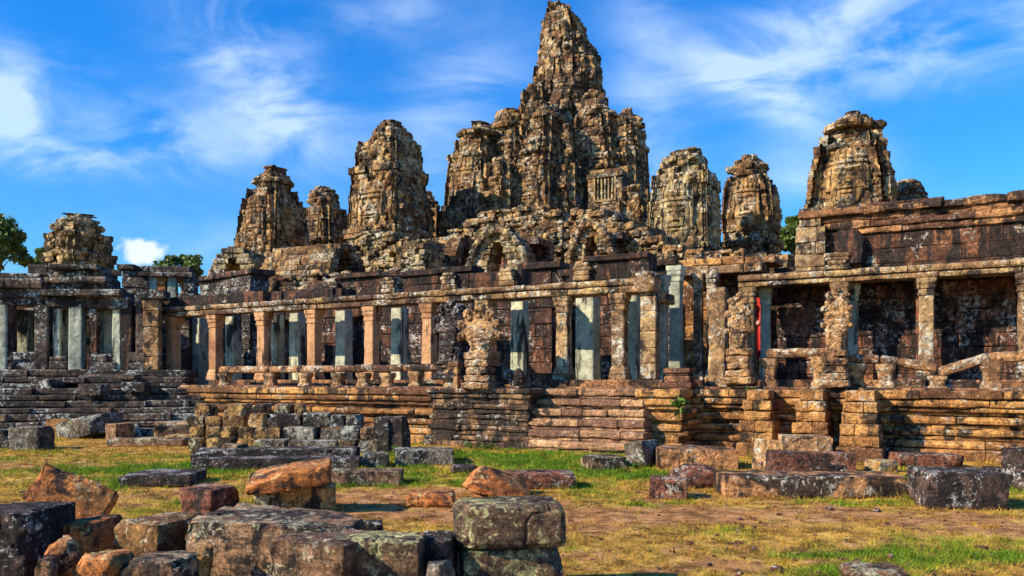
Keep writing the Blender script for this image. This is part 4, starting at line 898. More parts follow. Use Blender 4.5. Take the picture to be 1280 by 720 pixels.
# ------------------------------------------------------------------ balustrades
def rail_piece(mb, p0, p1, z0, z1, w=.24, h=.24):
    L = math.hypot(p1[0] - p0[0], p1[1] - p0[1]); a = math.atan2(p1[1] - p0[1], p1[0] - p0[0]); t = math.atan2(z1 - z0, L)
    stone(mb, ((p0[0] + p1[0]) / 2, (p0[1] + p1[1]) / 2, (z0 + z1) / 2), (math.hypot(L, z1 - z0), w, h), (10, 5, 5), .09, .03, rot=rot3(0, -t, a), gouge=.03)
def post(mb, u, b, z0, z1, w=.20):
    H = z1 - z0
    loft(mb, dense([(z0, u, b, w * 1.25, w * 1.1), (z0 + .2 * H, u, b, w * 1.2, w), (z0 + .35 * H, u, b, w * .85, w * .8), (z0 + .6 * H, u, b, w * .9, w * .8), (z0 + .78 * H, u, b, w * 1.2, w), (z1, u, b, w * 1.2, w)], .07), 16, 4, .035, 3, int(u * 10) % 90, rough2=.02)
def balustrade(label, b, rails, posts, zr):
    ux = (rails[0][0] + rails[-1][1]) / 2
    r = thing('balustrade', label, 'balustrade', (*f2w(U(ux, b), b), ZF), -TH)
    for (p0, p1, y0, y1) in rails:
        mb = MB(-TH); rail_piece(mb, (U(p0, b), b), (U(p1, b), b), zb(p0, y0, b), zb(p1, y1, b)); mb.build('rail', M['rail'], r)
    for (px, yt) in posts:
        mb = MB(-TH); post(mb, U(px, b), b, ZF, zb(px, yt, b)); mb.build('post', M['statue'], r)
balustrade('long low rail on squat posts in front of the left colonnade', 20.75, [(275, 338, 462, 462), (338, 420, 462, 461), (420, 505, 461, 460), (505, 575, 460, 459)],
           [(282, 466), (340, 466), (382, 466), (338, 466), (424, 466), (455, 466), (485, 466), (520, 464), (566, 463)], 0)
balustrade('short straight rail between the two hooded guardian posts on the right', 22.4, [(958, 1034, 442, 441)], [(962, 448), (1026, 446)], 0)
balustrade('sagging rail, split and tilted in the middle, at the right end of the terrace', 22.4, [(1058, 1100, 448, 449), (1100, 1172, 449, 460), (1174, 1236, 466, 446), (1236, 1330, 447, 444)],
           [(1070, 455), (1107, 455), (1172, 470), (1240, 452), (1330, 452)], 0)
o = thing('stone_post', 'plain upright square post at the right end of the left balustrade', 'post', (*f2w(U(572, 20.6), 20.6), ZF), -TH)
mb = MB(-TH); stone(mb, (U(571, 20.3), 20.3, ZF + .33), (.16, .18, .66), (4, 4, 8), .02, .015); mb.build('shaft', M['statue'], o)
mb = MB(-TH); stone(mb, (U(569, 20.3), 20.3, ZF + .72), (.38, .26, .13), (5, 4, 3), .03, .015); mb.build('cap', M['rail'], o)

# ------------------------------------------------------------------ hooded guardians and the lion
def guardian(label, px, b, ybase, yneck, yfan, ytop, wb, wn, wf, lean=0.0, seed=1, mat='statue', pedestal=True, zb0=None):
    Y = Yb(px, b); k = Y / FPX / (CT + .25); u = U(px, b); z0 = zz(ybase, Y) if zb0 is None else zb0; z1, z2, z3 = zz(yneck, Y), zz(yfan, Y), zz(ytop, Y)
    r = thing('serpent_statue', label, 'statue', (*f2w(u, b), z0), -TH)
    if pedestal:
        mb = MB(-TH); zc = z0; n = 5
        for q in range(n):
            h = (z1 - z0) / n; w = wb * k * [1.15, 1.0, .86, .92, 1.0][q] * random.uniform(.95, 1.05); stone(mb, (u, b, zc + h / 2), (w, w * .9, h - .005), (7, 7, 5), .05, .07, nscale=4, rough2=.04, gouge=.08); zc += h
        mb.build('pedestal', M[mat], r)
    mb = MB(-TH); hw, hn = wf * k / 2, wn * k / 2
    lv = dense([(z1 - .02, u, b, hn * 1.05, hn * .95), (z1 + (z2 - z1) * .3, u + lean * .3, b, hn * .92, hn * .8), (z1 + (z2 - z1) * .75, u + lean * .7, b, hw * .72, hn * .72), (z2, u + lean, b, hw * .84, hn * .66),
                (z2 + (z3 - z2) * .5, u + lean, b, hw * .70, hn * .55), (z2 + (z3 - z2) * .8, u + lean, b, hw * .36, hn * .42)], .04)
    loft(mb, lv, 40, 2.4, .05, 4, seed, rough2=.05); hood = mb.build('hood', M[mat], r)
    rs = random.Random(seed); rx_, rz_ = hw * .80, (z3 - z2) * .80
    for q in range(7):
        a = math.pi * (q / 6 * 1.16 - .08); ux, uz = math.cos(a), math.sin(a); mb = MB(-TH); tilt = math.pi / 2 - a; sz = (1 - .10 * abs(q - 3)) * hw * rs.uniform(.9, 1.08)
        c = np.array([u + lean + ux * rx_, b - hn * .18, z2 + uz * rz_]); Rm = rot3(.25, tilt, 0)
        stone(mb, c, (sz * .40, hn * .85, sz * .62), (10, 9, 12), sz * .17, .05, nscale=7, rough2=.04, rot=Rm, taper=.12)
        for e in (-1, 1): stone(mb, c + Rm @ np.array([e * sz * .11, -hn * .42, sz * .10]), (sz * .12, sz * .10, sz * .12), (4, 4, 4), sz * .05, .01, rot=Rm)
        stone(mb, c + Rm @ np.array([0, -hn * .45, -sz * .12]), (sz * .24, sz * .16, sz * .14), (5, 4, 4), sz * .06, .015, rot=Rm)
        mb.build('serpent_head', M[mat], hood)
    mb = MB(-TH)
    for q in range(5): stone(mb, (u + lean * .6, b - hn * (.78 - .05 * q), z1 + (z2 - z1) * (.12 + .19 * q)), (hn * (1.0 + .12 * q), hn * .3, (z2 - z1) * .15), (8, 5, 5), hn * .08, .03, nscale=6, rough2=.02)
    mb.build('belly_scales', M[mat], r)
guardian('flared hooded serpent post left of the staircase, nearest the steps', 602, 20.0, 487, 440, 414, 384, 40, 34, 76, 0, 3)
guardian('dark bulky serpent hood standing behind the hooded post by the staircase', 566, 20.9, 474, 452, 408, 378, 40, 40, 58, 0, 5, 'black')
guardian('tall tapered serpent post with a narrow head right of the free yellow pillar', 924, 22.0, 480, 436, 405, 362, 34, 26, 40, 0, 7)
guardian('shaggy serpent hood post standing between the two right-hand rails', 1044, 21.9, 484, 438, 398, 356, 34, 28, 44, .05, 9)
o = thing('lion_statue', 'worn black crouching lion on the landing by the staircase', 'statue', (*f2w(U(632, 20.4), 20.4), ZF), -TH)
mb = MB(-TH); u = U(632, 20.4)
loft(mb, dense([(ZF + .12, u - .05, 20.5, .60, .26), (ZF + .3, u - .06, 20.5, .58, .26), (ZF + .48, u - .14, 20.5, .46, .24), (ZF + .6, u - .28, 20.5, .28, .19), (ZF + .68, u - .36, 20.5, .15, .12)], .05), 30, 2.6, .10, 4, 6, rough2=.08)
stone(mb, (u + .46, 20.40, ZF + .34), (.34, .36, .40), (12, 12, 12), .14, .10, nscale=5, rough2=.06); mb.build('body', M['black'], o)
mb = MB(-TH)
for (dx, dy) in ((-.28, -.16), (-.28, .16), (.28, -.16), (.28, .16)): stone(mb, (u + dx, 20.5 + dy, ZF + .11), (.17, .15, .26), (4, 4, 4), .05, .03)
stone(mb, (u, 20.5, ZF + .02), (1.05, .6, .12), (6, 5, 3), .03, .03); mb.build('plinth', M['black'], o)

# ------------------------------------------------------------------ left corner pavilion (faces the camera, turned from the sun)
PA = R(7)                                      # its facade looks a little to the right
Yp = 31.0
def XP(px, Y=Yp): return (px - 640) / FPX * Y
pv_root = thing('corner_pavilion', 'grey lichened corner pavilion with tall pillared windows at far left', 'pavilion', (*XY(90, Yp), zz(462, Yp)), PA)
def toP(x, y): c, s = math.cos(-PA), math.sin(-PA); return (x * c - y * s, x * s + y * c)
def PP(px, dy=0.0):
    """point on the pavilion front line at photo column px, dy behind it, in its own frame"""
    x0, y0 = toP(*XY(90, Yp)); b = y0; t = (px - 640) / FPX; c, s = math.cos(PA), math.sin(PA)
    Y = (b + dy) / (-t * s + c); return toP(t * Y, Y)
pz = lambda py: zz(py, Yp)
zf = pz(463)
mb = MB(PA)
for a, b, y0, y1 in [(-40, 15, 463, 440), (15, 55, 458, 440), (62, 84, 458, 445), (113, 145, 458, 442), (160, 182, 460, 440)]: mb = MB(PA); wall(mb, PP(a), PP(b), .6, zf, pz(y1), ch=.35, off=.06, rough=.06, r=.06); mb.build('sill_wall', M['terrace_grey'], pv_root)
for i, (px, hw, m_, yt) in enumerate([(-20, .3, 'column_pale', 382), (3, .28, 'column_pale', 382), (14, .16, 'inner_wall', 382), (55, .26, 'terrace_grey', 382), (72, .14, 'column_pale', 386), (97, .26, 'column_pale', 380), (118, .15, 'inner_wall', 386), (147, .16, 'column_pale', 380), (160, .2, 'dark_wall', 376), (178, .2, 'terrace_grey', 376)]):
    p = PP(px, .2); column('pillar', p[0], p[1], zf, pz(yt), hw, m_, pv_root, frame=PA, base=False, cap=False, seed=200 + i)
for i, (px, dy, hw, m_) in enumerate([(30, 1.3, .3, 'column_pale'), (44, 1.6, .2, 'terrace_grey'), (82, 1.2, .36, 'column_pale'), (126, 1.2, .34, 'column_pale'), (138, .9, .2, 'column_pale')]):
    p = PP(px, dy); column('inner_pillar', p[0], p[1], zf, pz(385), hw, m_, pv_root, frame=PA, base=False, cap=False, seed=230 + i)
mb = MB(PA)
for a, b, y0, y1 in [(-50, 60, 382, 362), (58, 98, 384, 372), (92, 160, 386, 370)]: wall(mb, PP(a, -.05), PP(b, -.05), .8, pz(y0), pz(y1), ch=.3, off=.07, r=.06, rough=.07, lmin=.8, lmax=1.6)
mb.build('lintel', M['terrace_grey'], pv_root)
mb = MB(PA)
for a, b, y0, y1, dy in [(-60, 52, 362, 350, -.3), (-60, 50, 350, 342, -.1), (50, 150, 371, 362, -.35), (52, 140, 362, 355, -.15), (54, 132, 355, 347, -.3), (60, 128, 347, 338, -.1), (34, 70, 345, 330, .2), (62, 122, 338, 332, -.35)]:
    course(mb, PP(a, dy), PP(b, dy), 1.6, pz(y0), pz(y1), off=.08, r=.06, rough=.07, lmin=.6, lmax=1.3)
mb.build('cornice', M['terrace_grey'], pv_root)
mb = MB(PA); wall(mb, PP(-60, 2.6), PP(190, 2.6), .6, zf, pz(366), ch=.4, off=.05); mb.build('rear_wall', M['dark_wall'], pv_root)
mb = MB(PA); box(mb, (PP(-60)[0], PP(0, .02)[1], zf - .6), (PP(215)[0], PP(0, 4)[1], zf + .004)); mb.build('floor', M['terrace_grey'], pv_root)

# tall ruined corner with an upper opening, and the low wall right of it
rw = thing('ruined_wall', 'tall roofless wall corner with an upper window right of the grey pavilion', 'wall', (*XY(190, 34), zz(462, 34)), PA)
Yp2 = 34.0
def P2(px, dy=0.0): t = (px - 640) / FPX; Y = (toP(*XY(190, Yp2))[1] + dy) / (-t * math.sin(PA) + math.cos(PA)); return toP(t * Y, Y)
p2z = lambda py: zz(py, Yp2)
mb = MB(PA)
wall(mb, P2(152), P2(181), .9, p2z(463), p2z(338), ch=.42, off=.05, rough=.05)
wall(mb, P2(181), P2(236), .9, p2z(463), p2z(384), ch=.42, off=.04, rough=.05); wall(mb, P2(181), P2(186), .8, p2z(384), p2z(345), off=.04); wall(mb, P2(230), P2(242), .8, p2z(384), p2z(345), off=.04)
course(mb, P2(146, -.12), P2(168, -.12), 1.1, p2z(338), p2z(331), off=.05); course(mb, P2(172, -.12), P2(240, -.12), 1.1, p2z(346), p2z(340), lmin=.8, lmax=1.5, off=.04); course(mb, P2(174, 0), P2(236, 0), 1.0, p2z(340), p2z(332), off=.06, miss=.1); mb.build('masonry', M['terrace_grey'], rw)
for px, m_ in ((192, 'column_pale'), (203, 'orange'), (216, 'column_pale')):
    p = P2(px, .25); column('window_post', p[0], p[1], p2z(384), p2z(346), .19, m_, rw, frame=PA, base=False, cap=False, seed=px)
o = thing('pillar', 'orange and white stained square pillar between the pavilion and the left colonnade', 'pillar', (*XY(191, 31.5), zf), PA)
mb = MB(PA); p = toP(*XY(191, 31.5)); z = zf - .1
while z < zz(385, 31.5): c = random.uniform(.45, .7); stone(mb, (p[0], p[1], z + c / 2), (.6, .5, c - .01), (5, 5, 5), .04, .05); z += c
mb.build('shaft', M['statue'], o)
mb = MB(PA); stone(mb, (p[0] + .1, p[1], z + .18), (.95, .75, .36), (5, 5, 4), .06, .06); mb.build('capital', M['terrace_grey'], o)
lw = thing('ruined_wall', 'pale grey stub of wall ending behind the left end of the long lintel', 'wall', (*XY(278, 36), zz(400, 36)), 0)
a, b = XY(249, 37.5), XY(312, 34.5); mb = MB()
wall(mb, a, b, .9, ZF, zz(348, 36), ch=.40, off=.04, rough=.05); mb.build('masonry', M['terrace_grey'], lw)
mb = MB(); course(mb, (a[0] - .1, a[1] - .2), (b[0] + .1, b[1] - .2), 1.2, zz(348, 36), zz(341, 36), lmin=1, lmax=2, off=.05, rough=.05); mb.build('coping', M['dark_wall'], lw)

o = thing('ruined_wall', 'dark rough wall closing the gap between the grey pavilion and the left colonnade', 'wall', (*XY(205, 38), ZF), 0)
mb = MB(); wall(mb, XY(140, 38.6), XY(262, 38.6), .8, ZF - 1.6, zz(366, 38.6), ch=.42, off=.06, rough=.06); mb.build('masonry', M['terrace_grey'], o)

# stepped terrace of the pavilion
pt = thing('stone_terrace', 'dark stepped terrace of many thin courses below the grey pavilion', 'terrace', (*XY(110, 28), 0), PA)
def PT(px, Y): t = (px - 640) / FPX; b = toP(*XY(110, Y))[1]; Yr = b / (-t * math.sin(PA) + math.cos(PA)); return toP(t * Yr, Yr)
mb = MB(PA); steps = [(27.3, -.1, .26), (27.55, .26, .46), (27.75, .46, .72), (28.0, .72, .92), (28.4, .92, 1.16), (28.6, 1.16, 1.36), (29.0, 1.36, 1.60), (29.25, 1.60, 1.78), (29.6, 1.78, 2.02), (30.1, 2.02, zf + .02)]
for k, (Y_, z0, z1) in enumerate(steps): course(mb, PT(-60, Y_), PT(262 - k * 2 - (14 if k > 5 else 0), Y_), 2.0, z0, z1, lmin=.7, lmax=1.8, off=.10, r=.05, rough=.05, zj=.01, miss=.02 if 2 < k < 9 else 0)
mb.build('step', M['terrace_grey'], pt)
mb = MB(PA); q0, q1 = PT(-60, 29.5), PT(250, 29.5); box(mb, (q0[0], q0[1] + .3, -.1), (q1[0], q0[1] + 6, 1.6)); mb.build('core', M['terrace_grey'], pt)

# ------------------------------------------------------------------ fallen stones
FOOT = []
def block(label, xl, xr, yt, yb, mat, Y=None, d=None, yaw=0.0, rx=0.0, ry=0.0, name='fallen_block', cat='stone block', r=.05, chips=3, rough=.03, n=None, top=None, chipd=(.78, .96), seed=None, gouge=.05, z0=None, group=None, taper=None):
    """a worn block whose outline spans the photo box; Y = distance of its front, d = its depth in metres"""
    Y = Y or EYE * FPX / (yb - HZ)
    Wd = (xr - xl) / FPX * Y; d = d or Wd * .6; ya = R(yaw); zt = zz(yt, Y); zb_ = zz(yb, Y) if z0 is None else z0
    w = max(.12, (Wd - d * abs(math.sin(ya))) / max(.3, math.cos(ya))); h = max(.08, zt - zb_)
    if z0 is None: h += .05; zb_ -= .05
    x = ((xl + xr) / 2 - 640) / FPX * Y; yc = Y + (d * abs(math.cos(ya)) + w * abs(math.sin(ya))) / 2 * .9
    x *= yc / Y if abs(x) > 0 else 1
    x = ((xl + xr) / 2 - 640) / FPX * (Y + .35 * (yc - Y))
    pxm = Y / FPX; tgt = .035 if Y > 14 else .025 if Y > 9 else .016
    if n is None: n = tuple(int(min(56, max(5, s / tgt))) for s in (w, d, h)); r = .016 if r < .08 else r * .55; rough = rough * .55; gouge *= .5
    mb = MB(); stone(mb, (x, yc, zb_ + h / 2), (w, d, h), n, r, rough, 2.2 / max(.4, min(w, 1.2)), chips + (2 if Y < 9 else 0), chipd, rot3(R(rx), R(ry), ya), rough2=rough * .55, wear=.075 if Y < 14 else .06, crack=.022 * min(1, w / .9) if Y < 20 and w > .55 and mat != 'orange' else 0, seed=seed, gouge=gouge, taper=taper)
    FOOT.append((x, yc, w, d, ya, zb_))
    o = mb.build(name, M[mat], smooth=Y < 15)
    if Y < 15: o.data.set_sharp_from_angle(angle=R(32))
    return tag(o, label, cat, group)
B = block
# foreground heap, bottom left
B('big dark block cut by the left edge of the picture', -70, 53, 642, 700, 'black', 6.5, .68, -4, r=.05, seed=1)
B('dark block underneath the big dark block at the left edge', -80, 42, 700, 760, 'black', 6.45, .7, 3, seed=2)
B('orange slab leaning down to the right above the heap', 30, 132, 600, 645, 'orange', 7.9, .34, 12, -20, 26, r=.05, chips=0, seed=33, z0=zz(652, 7.9), gouge=.01, chipd=(.86, .97))
B('orange block with a cream lichen patch, below the leaning slab', 66, 141, 655, 706, 'orange', 6.9, .5, -18, ry=-4, seed=4, r=.06)
B('tan and black block with a flat top in the middle of the heap', 136, 247, 655, 708, 'gold', 6.8, .62, -26, seed=5, chips=3)
B('rounded orange boulder at the foot of the heap', 38, 98, 680, 745, 'orange', 6.1, .45, 20, seed=6, r=.14, chips=4)
B('low orange stone beside the rounded boulder at the bottom edge', 88, 158, 698, 745, 'orange', 6.0, .4, -12, seed=7, r=.1, chips=3)
B('flat brown stone at the bottom edge between the orange stone and big slab', 148, 238, 702, 745, 'brown', 6.0, .45, -8, seed=8, r=.08, chips=3)
B('small orange wedge of stone in the gap beside the edge block', 52, 84, 654, 690, 'orange', 7.25, .3, 25, ry=25, seed=9)
B('large brown slab with a broken left end, biggest of the foreground', 228, 455, 657, 745, 'brown', 6.7, .95, -8, ry=2.5, r=.045, chips=2, seed=118, gouge=.08)
B('flat slab lying against the largest brown slab, in front of it', 332, 474, 680, 745, 'brown', 6.2, .7, -20, ry=2, r=.045, seed=11)
B('green lichened square block left of the black one', 428, 531, 676, 750, 'lichen', 6.35, .5, -3, seed=12)
B('small black block between the lichened block and the two-block stack', 516, 570, 676, 750, 'black', 6.6, .5, -4, seed=13)
B('small dark chunk behind the largest brown slab', 448, 480, 654, 672, 'black', 8.3, .3, 10, seed=14, z0=.05)
B('lower block of the lichened two-block stack', 563, 708, 688, 770, 'lichen', 6.75, .62, 10, seed=15, r=.05, rough=.04)
B('top block of the lichened two-block stack with rounded corners', 559, 709, 634, 687, 'lichen', 6.7, .66, 8, seed=16, r=.09, z0=zz(687, 6.7) - .01, rough=.035)
B('small tan stone wedged at the foot of the tan and black block', 236, 262, 690, 745, 'gold', 6.3, .3, 15, seed=120, chips=4)
B('small grey chunk lying before the two-block stack', 530, 568, 706, 745, 'grey', 6.2, .3, -20, seed=121, chips=4)
B('low broken brown chunk between the orange stones and the edge block', 40, 66, 700, 745, 'brown', 5.9, .3, 12, seed=122, chips=4)
# second row of the foreground
B('yellow carved block carrying the tilted orange slab', 306, 420, 609, 643, 'gold', None, .8, 14, seed=17, r=.09, chips=3)
B('orange slab tilted on top of the yellow carved block', 298, 414, 588, 612, 'orange', 11.1, .85, 10, 4, -7, seed=18, chips=3, z0=zz(612, 11.1), chipd=(.6, .9))
B('squarish brown block with a pinkish flat top left of the yellow carved block', 218, 288, 612, 647, 'red', None, .6, -20, seed=19)
B('low brown slab half sunk in grass right of the carved block pair', 405, 503, 590, 605, 'brown', None, .7, 4, seed=20)
B('flat dark slab sunk in the grass on the left', 148, 242, 594, 607, 'black', None, 1.1, 6, seed=21)
B('orange boulder pointing down to the right, behind the two-block stack', 578, 668, 592, 622, 'orange', None, .7, 16, 0, 17, seed=221, r=.12, chips=7, chipd=(.5, .85), taper=-.2, name='fallen_boulder', cat='boulder')
B('reddish flat slab right of the pointed orange boulder', 626, 720, 592, 610, 'red', None, .75, 6, seed=23)
B('low orange hump of rock in the dirt left of the pointed boulder', 508, 568, 617, 632, 'orange', None, .5, 0, seed=24, r=.1, chips=4, name='fallen_boulder', cat='boulder')
B('grey flat topped slab left of the stairs', 488, 568, 563, 580, 'grey', None, 1.0, 8, seed=25, chips=3)
B('small dark slab in grass beside the pointed orange boulder', 560, 598, 583, 592, 'black', None, .5, 12, seed=26)
B('lower of two long dark slabs below the block heap', 240, 450, 573, 586, 'black', None, .9, 3, seed=27, r=.03)
B('upper of two long dark slabs below the block heap', 238, 446, 562, 575, 'black', 17.7, .8, 3, seed=28, r=.03, z0=zz(575, 17.7))
B('short dark stone lying on the left part of the long slabs', 272, 304, 556, 564, 'brown', 18.0, .5, -10, seed=29, z0=zz(564, 18))
# centre right
B('flat square stone in the grass at the foot of the stairs', 728, 784, 572, 585, 'brown', None, .8, 12, seed=31)
B('tilted cube of pale stone with a dark right side by the stairs', 781, 829, 553, 582, 'grey', None, .75, -38, 0, -10, seed=32, r=.03)
B('long flat slab right of the tilted cube', 820, 927, 562, 585, 'terrace_brown', None, 1.3, -6, seed=33)
B('dark red mound shaped rock in front of the long flat slab', 842, 908, 584, 608, 'red', None, .8, 8, seed=34, r=.16, chips=5, chipd=(.5, .85), name='fallen_boulder', cat='boulder')
B('dark red broken stone left of the red mound', 811, 866, 599, 622, 'red', None, .5, -14, seed=35, chips=4)
B('long thin slab lying under the right-hand group of blocks', 903, 1132, 596, 620, 'terrace_brown', None, .9, -3, seed=36, r=.04)
B('small flat orange stone before the long thin slab', 964, 1040, 603, 617, 'orange', 13.4, .5, 0, seed=37)
B('tilted pale block at the left of the right-hand group', 948, 990, 552, 590, 'statue', 16.4, .7, 26, 0, 10, seed=38, r=.08, chips=3)
B('long red block, largest of the right-hand group', 966, 1072, 567, 598, 'red', 15.2, .85, -7, seed=39, r=.06)
B('pale block sitting on top of the long red block', 979, 1046, 546, 566, 'statue', 15.7, .75, -10, seed=40, r=.05, z0=zz(566, 15.7))
B('small tan wedge on the grass between the red block and the big cracked block', 1086, 1124, 576, 590, 'gold', None, .5, 20, seed=41)
B('thin dark red slab behind the big cracked block', 1124, 1206, 569, 583, 'red', None, .8, -8, seed=42)
B('big cracked dark block standing alone at the right', 1157, 1266, 592, 637, 'black', None, .95, -10, seed=43, r=.04, gouge=.06)
B('small dark stone touching the right side of the cracked block', 1232, 1274, 586, 604, 'black', 15.5, .5, 20, seed=44)
B('dark upright stone at the right edge of the picture', 1271, 1320, 562, 612, 'black', None, .6, 0, seed=45)
B('grey stone tip at the bottom edge right of centre', 1062, 1135, 713, 728, 'brown', None, .4, 0, seed=46, r=.08, chips=3)
# left middle
B('large tilted greenish slab propped up below the dark terrace', 62, 142, 524, 548, 'grey', None, 1.3, -26, 0, -13, seed=48, chips=3)
B('square brown stone at the lower end of the tilted greenish slab', 130, 161, 530, 549, 'brown', None, .7, -28, seed=49)
B('split brown stone on the grass right of the square brown stone', 184, 237, 528, 550, 'statue', None, .8, 24, seed=50, chips=3)
B('low rubble stone in front of the split brown stone', 135, 232, 548, 558, 'brown', None, .8, 0, seed=51, chips=4, r=.1)
B('low rubble stone between the split stone and the golden heap', 205, 262, 544, 556, 'gold', None, .7, 5, seed=52, chips=4, r=.1)
B('grey lichened block at the left foot of the dark terrace', 14, 52, 534, 562, 'grey', None, .8, 0, seed=53, chips=3)
B('low dark stone at the left edge by the grass', -25, 14, 538, 560, 'black', None, .8, 0, seed=54)
B('reddish square stone built into the foot of the dark terrace', 60, 86, 524, 545, 'terrace', 26.8, .6, 0, seed=55, z0=0)
# block heap below the left colonnade
ROWS = [
 ('top', 'gold', 21.9, 521, [(243, 267, 505), (281, 311, 505)]), ('second', 'gold', 21.7, 534, [(236, 257, 521), (258, 277, 521), (278, 306, 520)]),
 ('third', 'gold', 21.5, 548, [(235, 254, 534), (255, 276, 534), (277, 295, 534), (296, 318, 534)]), ('bottom', 'gold', 21.2, 562, [(236, 256, 548), (257, 293, 547), (294, 320, 549)])]
ORD = ['first', 'second', 'third', 'fourth', 'fifth']
for rname, m_, Y_, yb_, L_ in ROWS:
    for k, (a, b, yt) in enumerate(L_):
        B(f'golden carved block, {ORD[k]} from left in the {rname} course of the golden heap', a, b, yt, yb_, m_, Y_, .5, random.uniform(-12, 12), seed=300 + a, name='heap_block', group='golden blocks heaped before the terrace', rough=.05, r=.06, z0=zz(yb_, Y_) - .01 if yb_ < 560 else -.05)
ROWS2 = [
 ('top', ['brown', 'brown', 'gold'], 21.9, 517, [(317, 335, 505), (343, 366, 505), (367, 381, 504)]), ('second', ['gold', 'black', 'grey', 'grey', 'grey'], 21.6, 534, [(314, 334, 517), (335, 377, 518), (378, 413, 516), (414, 432, 519), (433, 452, 519)]),
 ('third', ['gold', 'grey', 'grey', 'grey', 'brown'], 21.3, 550, [(317, 351, 535), (352, 397, 534), (398, 424, 537), (425, 450, 533), (451, 468, 535)]), ('bottom', ['grey', 'grey', 'lichen', 'grey'], 20.9, 566, [(318, 360, 550), (361, 423, 551), (424, 446, 550), (447, 480, 552)])]
for rname, ms, Y_, yb_, L_ in ROWS2:
    for k, (a, b, yt) in enumerate(L_):
        B(f'{"grey green" if ms[k] in ("grey", "lichen") else {"brown": "brown", "gold": "tan", "black": "dark"}[ms[k]]} block, {ORD[k]} from left in the {rname} course of the grey heap', a, b, yt, yb_, ms[k], Y_, .55, random.uniform(-8, 8), seed=400 + a, name='heap_block', group='grey blocks heaped before the terrace', rough=.05, r=.06, z0=zz(yb_, Y_) - .01 if yb_ < 560 else -.05)
B('upright carved grey block near the right end of the grey heap', 467, 489, 522, 558, 'grey', 20.6, .5, -6, seed=460, rough=.07, z0=-.05, name='heap_block')
B('tall black squared block closing the right end of the grey heap', 486, 511, 521, 562, 'black', 20.6, .6, -14, seed=461, z0=-.05, name='heap_block')
B('low pale stone in the grass before the right end of the grey heap', 450, 486, 567, 582, 'grey', None, .6, 6, seed=462)
# loose stones on the dark terrace steps
for k, (a, b, yt, yb_, Y_, m_, lb) in enumerate([(85, 178, 468, 474, 30.0, 'terrace_grey', 'long thin slab lying loose on the top of the dark terrace'), (40, 72, 474, 486, 29.3, 'terrace_grey', 'rough grey block on the dark terrace steps, left of the loose slab'),
        (100, 128, 480, 494, 28.6, 'terrace_grey', 'tumbled grey block halfway down the dark terrace steps'), (150, 182, 478, 490, 28.8, 'terrace_grey', 'squat grey block on the dark steps below the orange stained pillar')]):
    B(lb, a, b, yt, yb_, m_, Y_ - .3, .8, random.uniform(-15, 15), seed=500 + k, z0=zz(yb_, Y_ - .3))

# ------------------------------------------------------------------ small plants
def plant(name, label, x, y, z, h, w, n, leaf, seed, drop=0.0, nrm=None):
    rg = np.random.default_rng(seed); r = thing(name, label, 'plant', (x, y, z)); lb = MB(); sb = MB()
    for k in range(n):
        a = rg.random() * 6.283; el = rg.uniform(.2, 1.0); L = h * rg.uniform(.5, 1); d = np.array([math.cos(a) * w * rg.random(), math.sin(a) * w * rg.random() - drop * .3, L * el - drop * rg.random() * h])
        p0 = np.array([x, y, z]); p1 = p0 + d; s = np.array([.004, .004, 0]); sb.add([p0 - s, p0 + s, p1], [(0, 1, 2)])
        for q in range(3):
            c = p0 + d * (.5 + .25 * q); t = rg.normal(0, 1, 3); t[2] = -abs(t[2]) * .4 - .4 * drop; t /= np.linalg.norm(t); sd_ = np.cross(t, [0, 0, 1.0]) + rg.normal(0, .2, 3); sd_ /= np.linalg.norm(sd_)
            l = leaf * rg.uniform(.6, 1.2); lb.add([c, c + t * l * .45 + sd_ * l * .22, c + t * l, c + t * l * .45 - sd_ * l * .22], [(0, 1, 2, 3)], float(rg.uniform(-1, 1)))
    sb.build('stem', M['leaf_plant'], r); lb.build('leaves', M['leaf_plant'], r)
x, y = f2w(U(849, 20.4), 20.35); plant('leafy_plant', 'leafy green plant growing from the terrace face right of the stairs', x, y, 1.30, .35, .30, 16, .26, 3, 1.0)
x, y = f2w(U(940, 21.0), 21.2); plant('leafy_plant', 'small bright green tuft on the terrace edge by the tall serpent post', x, y, 1.62, .18, .2, 9, .14, 4)
x, y = f2w(U(588, 19.3), 19.3); plant('weed_clump', 'green weeds at the foot of the landing left of the stairs', x, y, 0, .26, .35, 22, .14, 5)
x, y = f2w(U(610, 19.2), 19.2); plant('weed_clump', 'taller green weeds right beside the first clump under the landing', x, y, 0, .34, .35, 24, .16, 6)
x, y = XY(318, 20.4); plant('weed_clump', 'green weed growing where the golden and grey heaps meet', x, y, .05, .36, .35, 22, .18, 7)
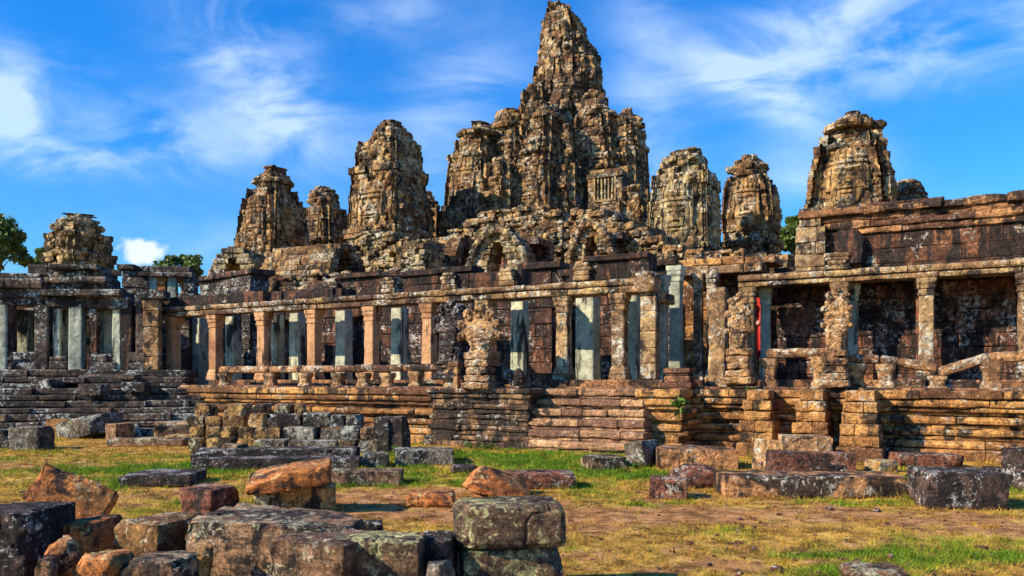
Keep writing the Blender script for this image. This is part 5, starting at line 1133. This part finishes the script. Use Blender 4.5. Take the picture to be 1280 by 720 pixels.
x, y = XY(500, 20.0); plant('weed_clump', 'green weed at the foot of the tall black squared block', x, y, 0, .4, .35, 22, .18, 8)
x, y = XY(1105, 15.2); plant('weed_clump', 'lush grass weeds in the gap left of the big cracked block', x, y, 0, .30, .55, 40, .16, 9)
x, y = XY(790, 17.5); plant('weed_clump', 'short green weeds under the tilted cube by the stairs', x, y, 0, .22, .45, 24, .13, 10)

# ------------------------------------------------------------------ grass, litter and pebbles between the stones
grass()
def litter():
    n = 2600; y = 6 + 16 * RNG.random(n) ** 1.2; x = (RNG.random(n) * 1.4 - .7) * y; k = (x * ST + y * CT) < 19.2; x, y = x[k], y[k]; n = len(x)
    c = np.stack([x, y, gz(x, y) + .012], 1); a = RNG.random(n) * 6.283; l = (.016 + .03 * RNG.random(n)) * (.7 + y / 20); t = RNG.normal(0, .25, (n, 2))
    e = np.stack([np.cos(a), np.sin(a), t[:, 0]], 1) * l[:, None]; f = np.stack([-np.sin(a), np.cos(a), t[:, 1]], 1) * (l * .38)[:, None]
    V = np.empty((n * 4, 3)); V[0::4] = c - e; V[1::4] = c + f; V[2::4] = c + e; V[3::4] = c - f
    q = np.arange(n) * 4; mb = MB(); mb.v = [V]; mb.n = n * 4; mb.f = np.stack([q, q + 1, q + 2, q + 3], 1).tolist(); mb.t = RNG.uniform(-1, 1, n).tolist()
    o = mb.build('leaf_litter', leaf_mat('dry_leaf_litter', (.10, .045, .02), (.42, .24, .09))); tag(o, 'dry brown leaf litter strewn over the grass and earth', 'leaf litter', kind='stuff')
    mb = MB()
    for q in range(900):
        y = 6 + 15 * random.random() ** 1.1; x = random.uniform(-.7, .7) * y
        if x * ST + y * CT > 19.0: continue
        sz = random.uniform(.012, .05) * (1.8 if random.random() < .06 else 1); stone(mb, (x, y, gz(np.array([x]), np.array([y]))[0] + sz * .2), (sz * 1.4, sz, sz * .7), (3, 3, 3), sz * .3, sz * .2, nscale=20, rot=rot3(0, 0, random.random() * 3))
    o = mb.build('pebbles', M['red']); tag(o, 'small reddish pebbles and stone chips scattered on the ground', 'pebbles', kind='stuff')
litter()
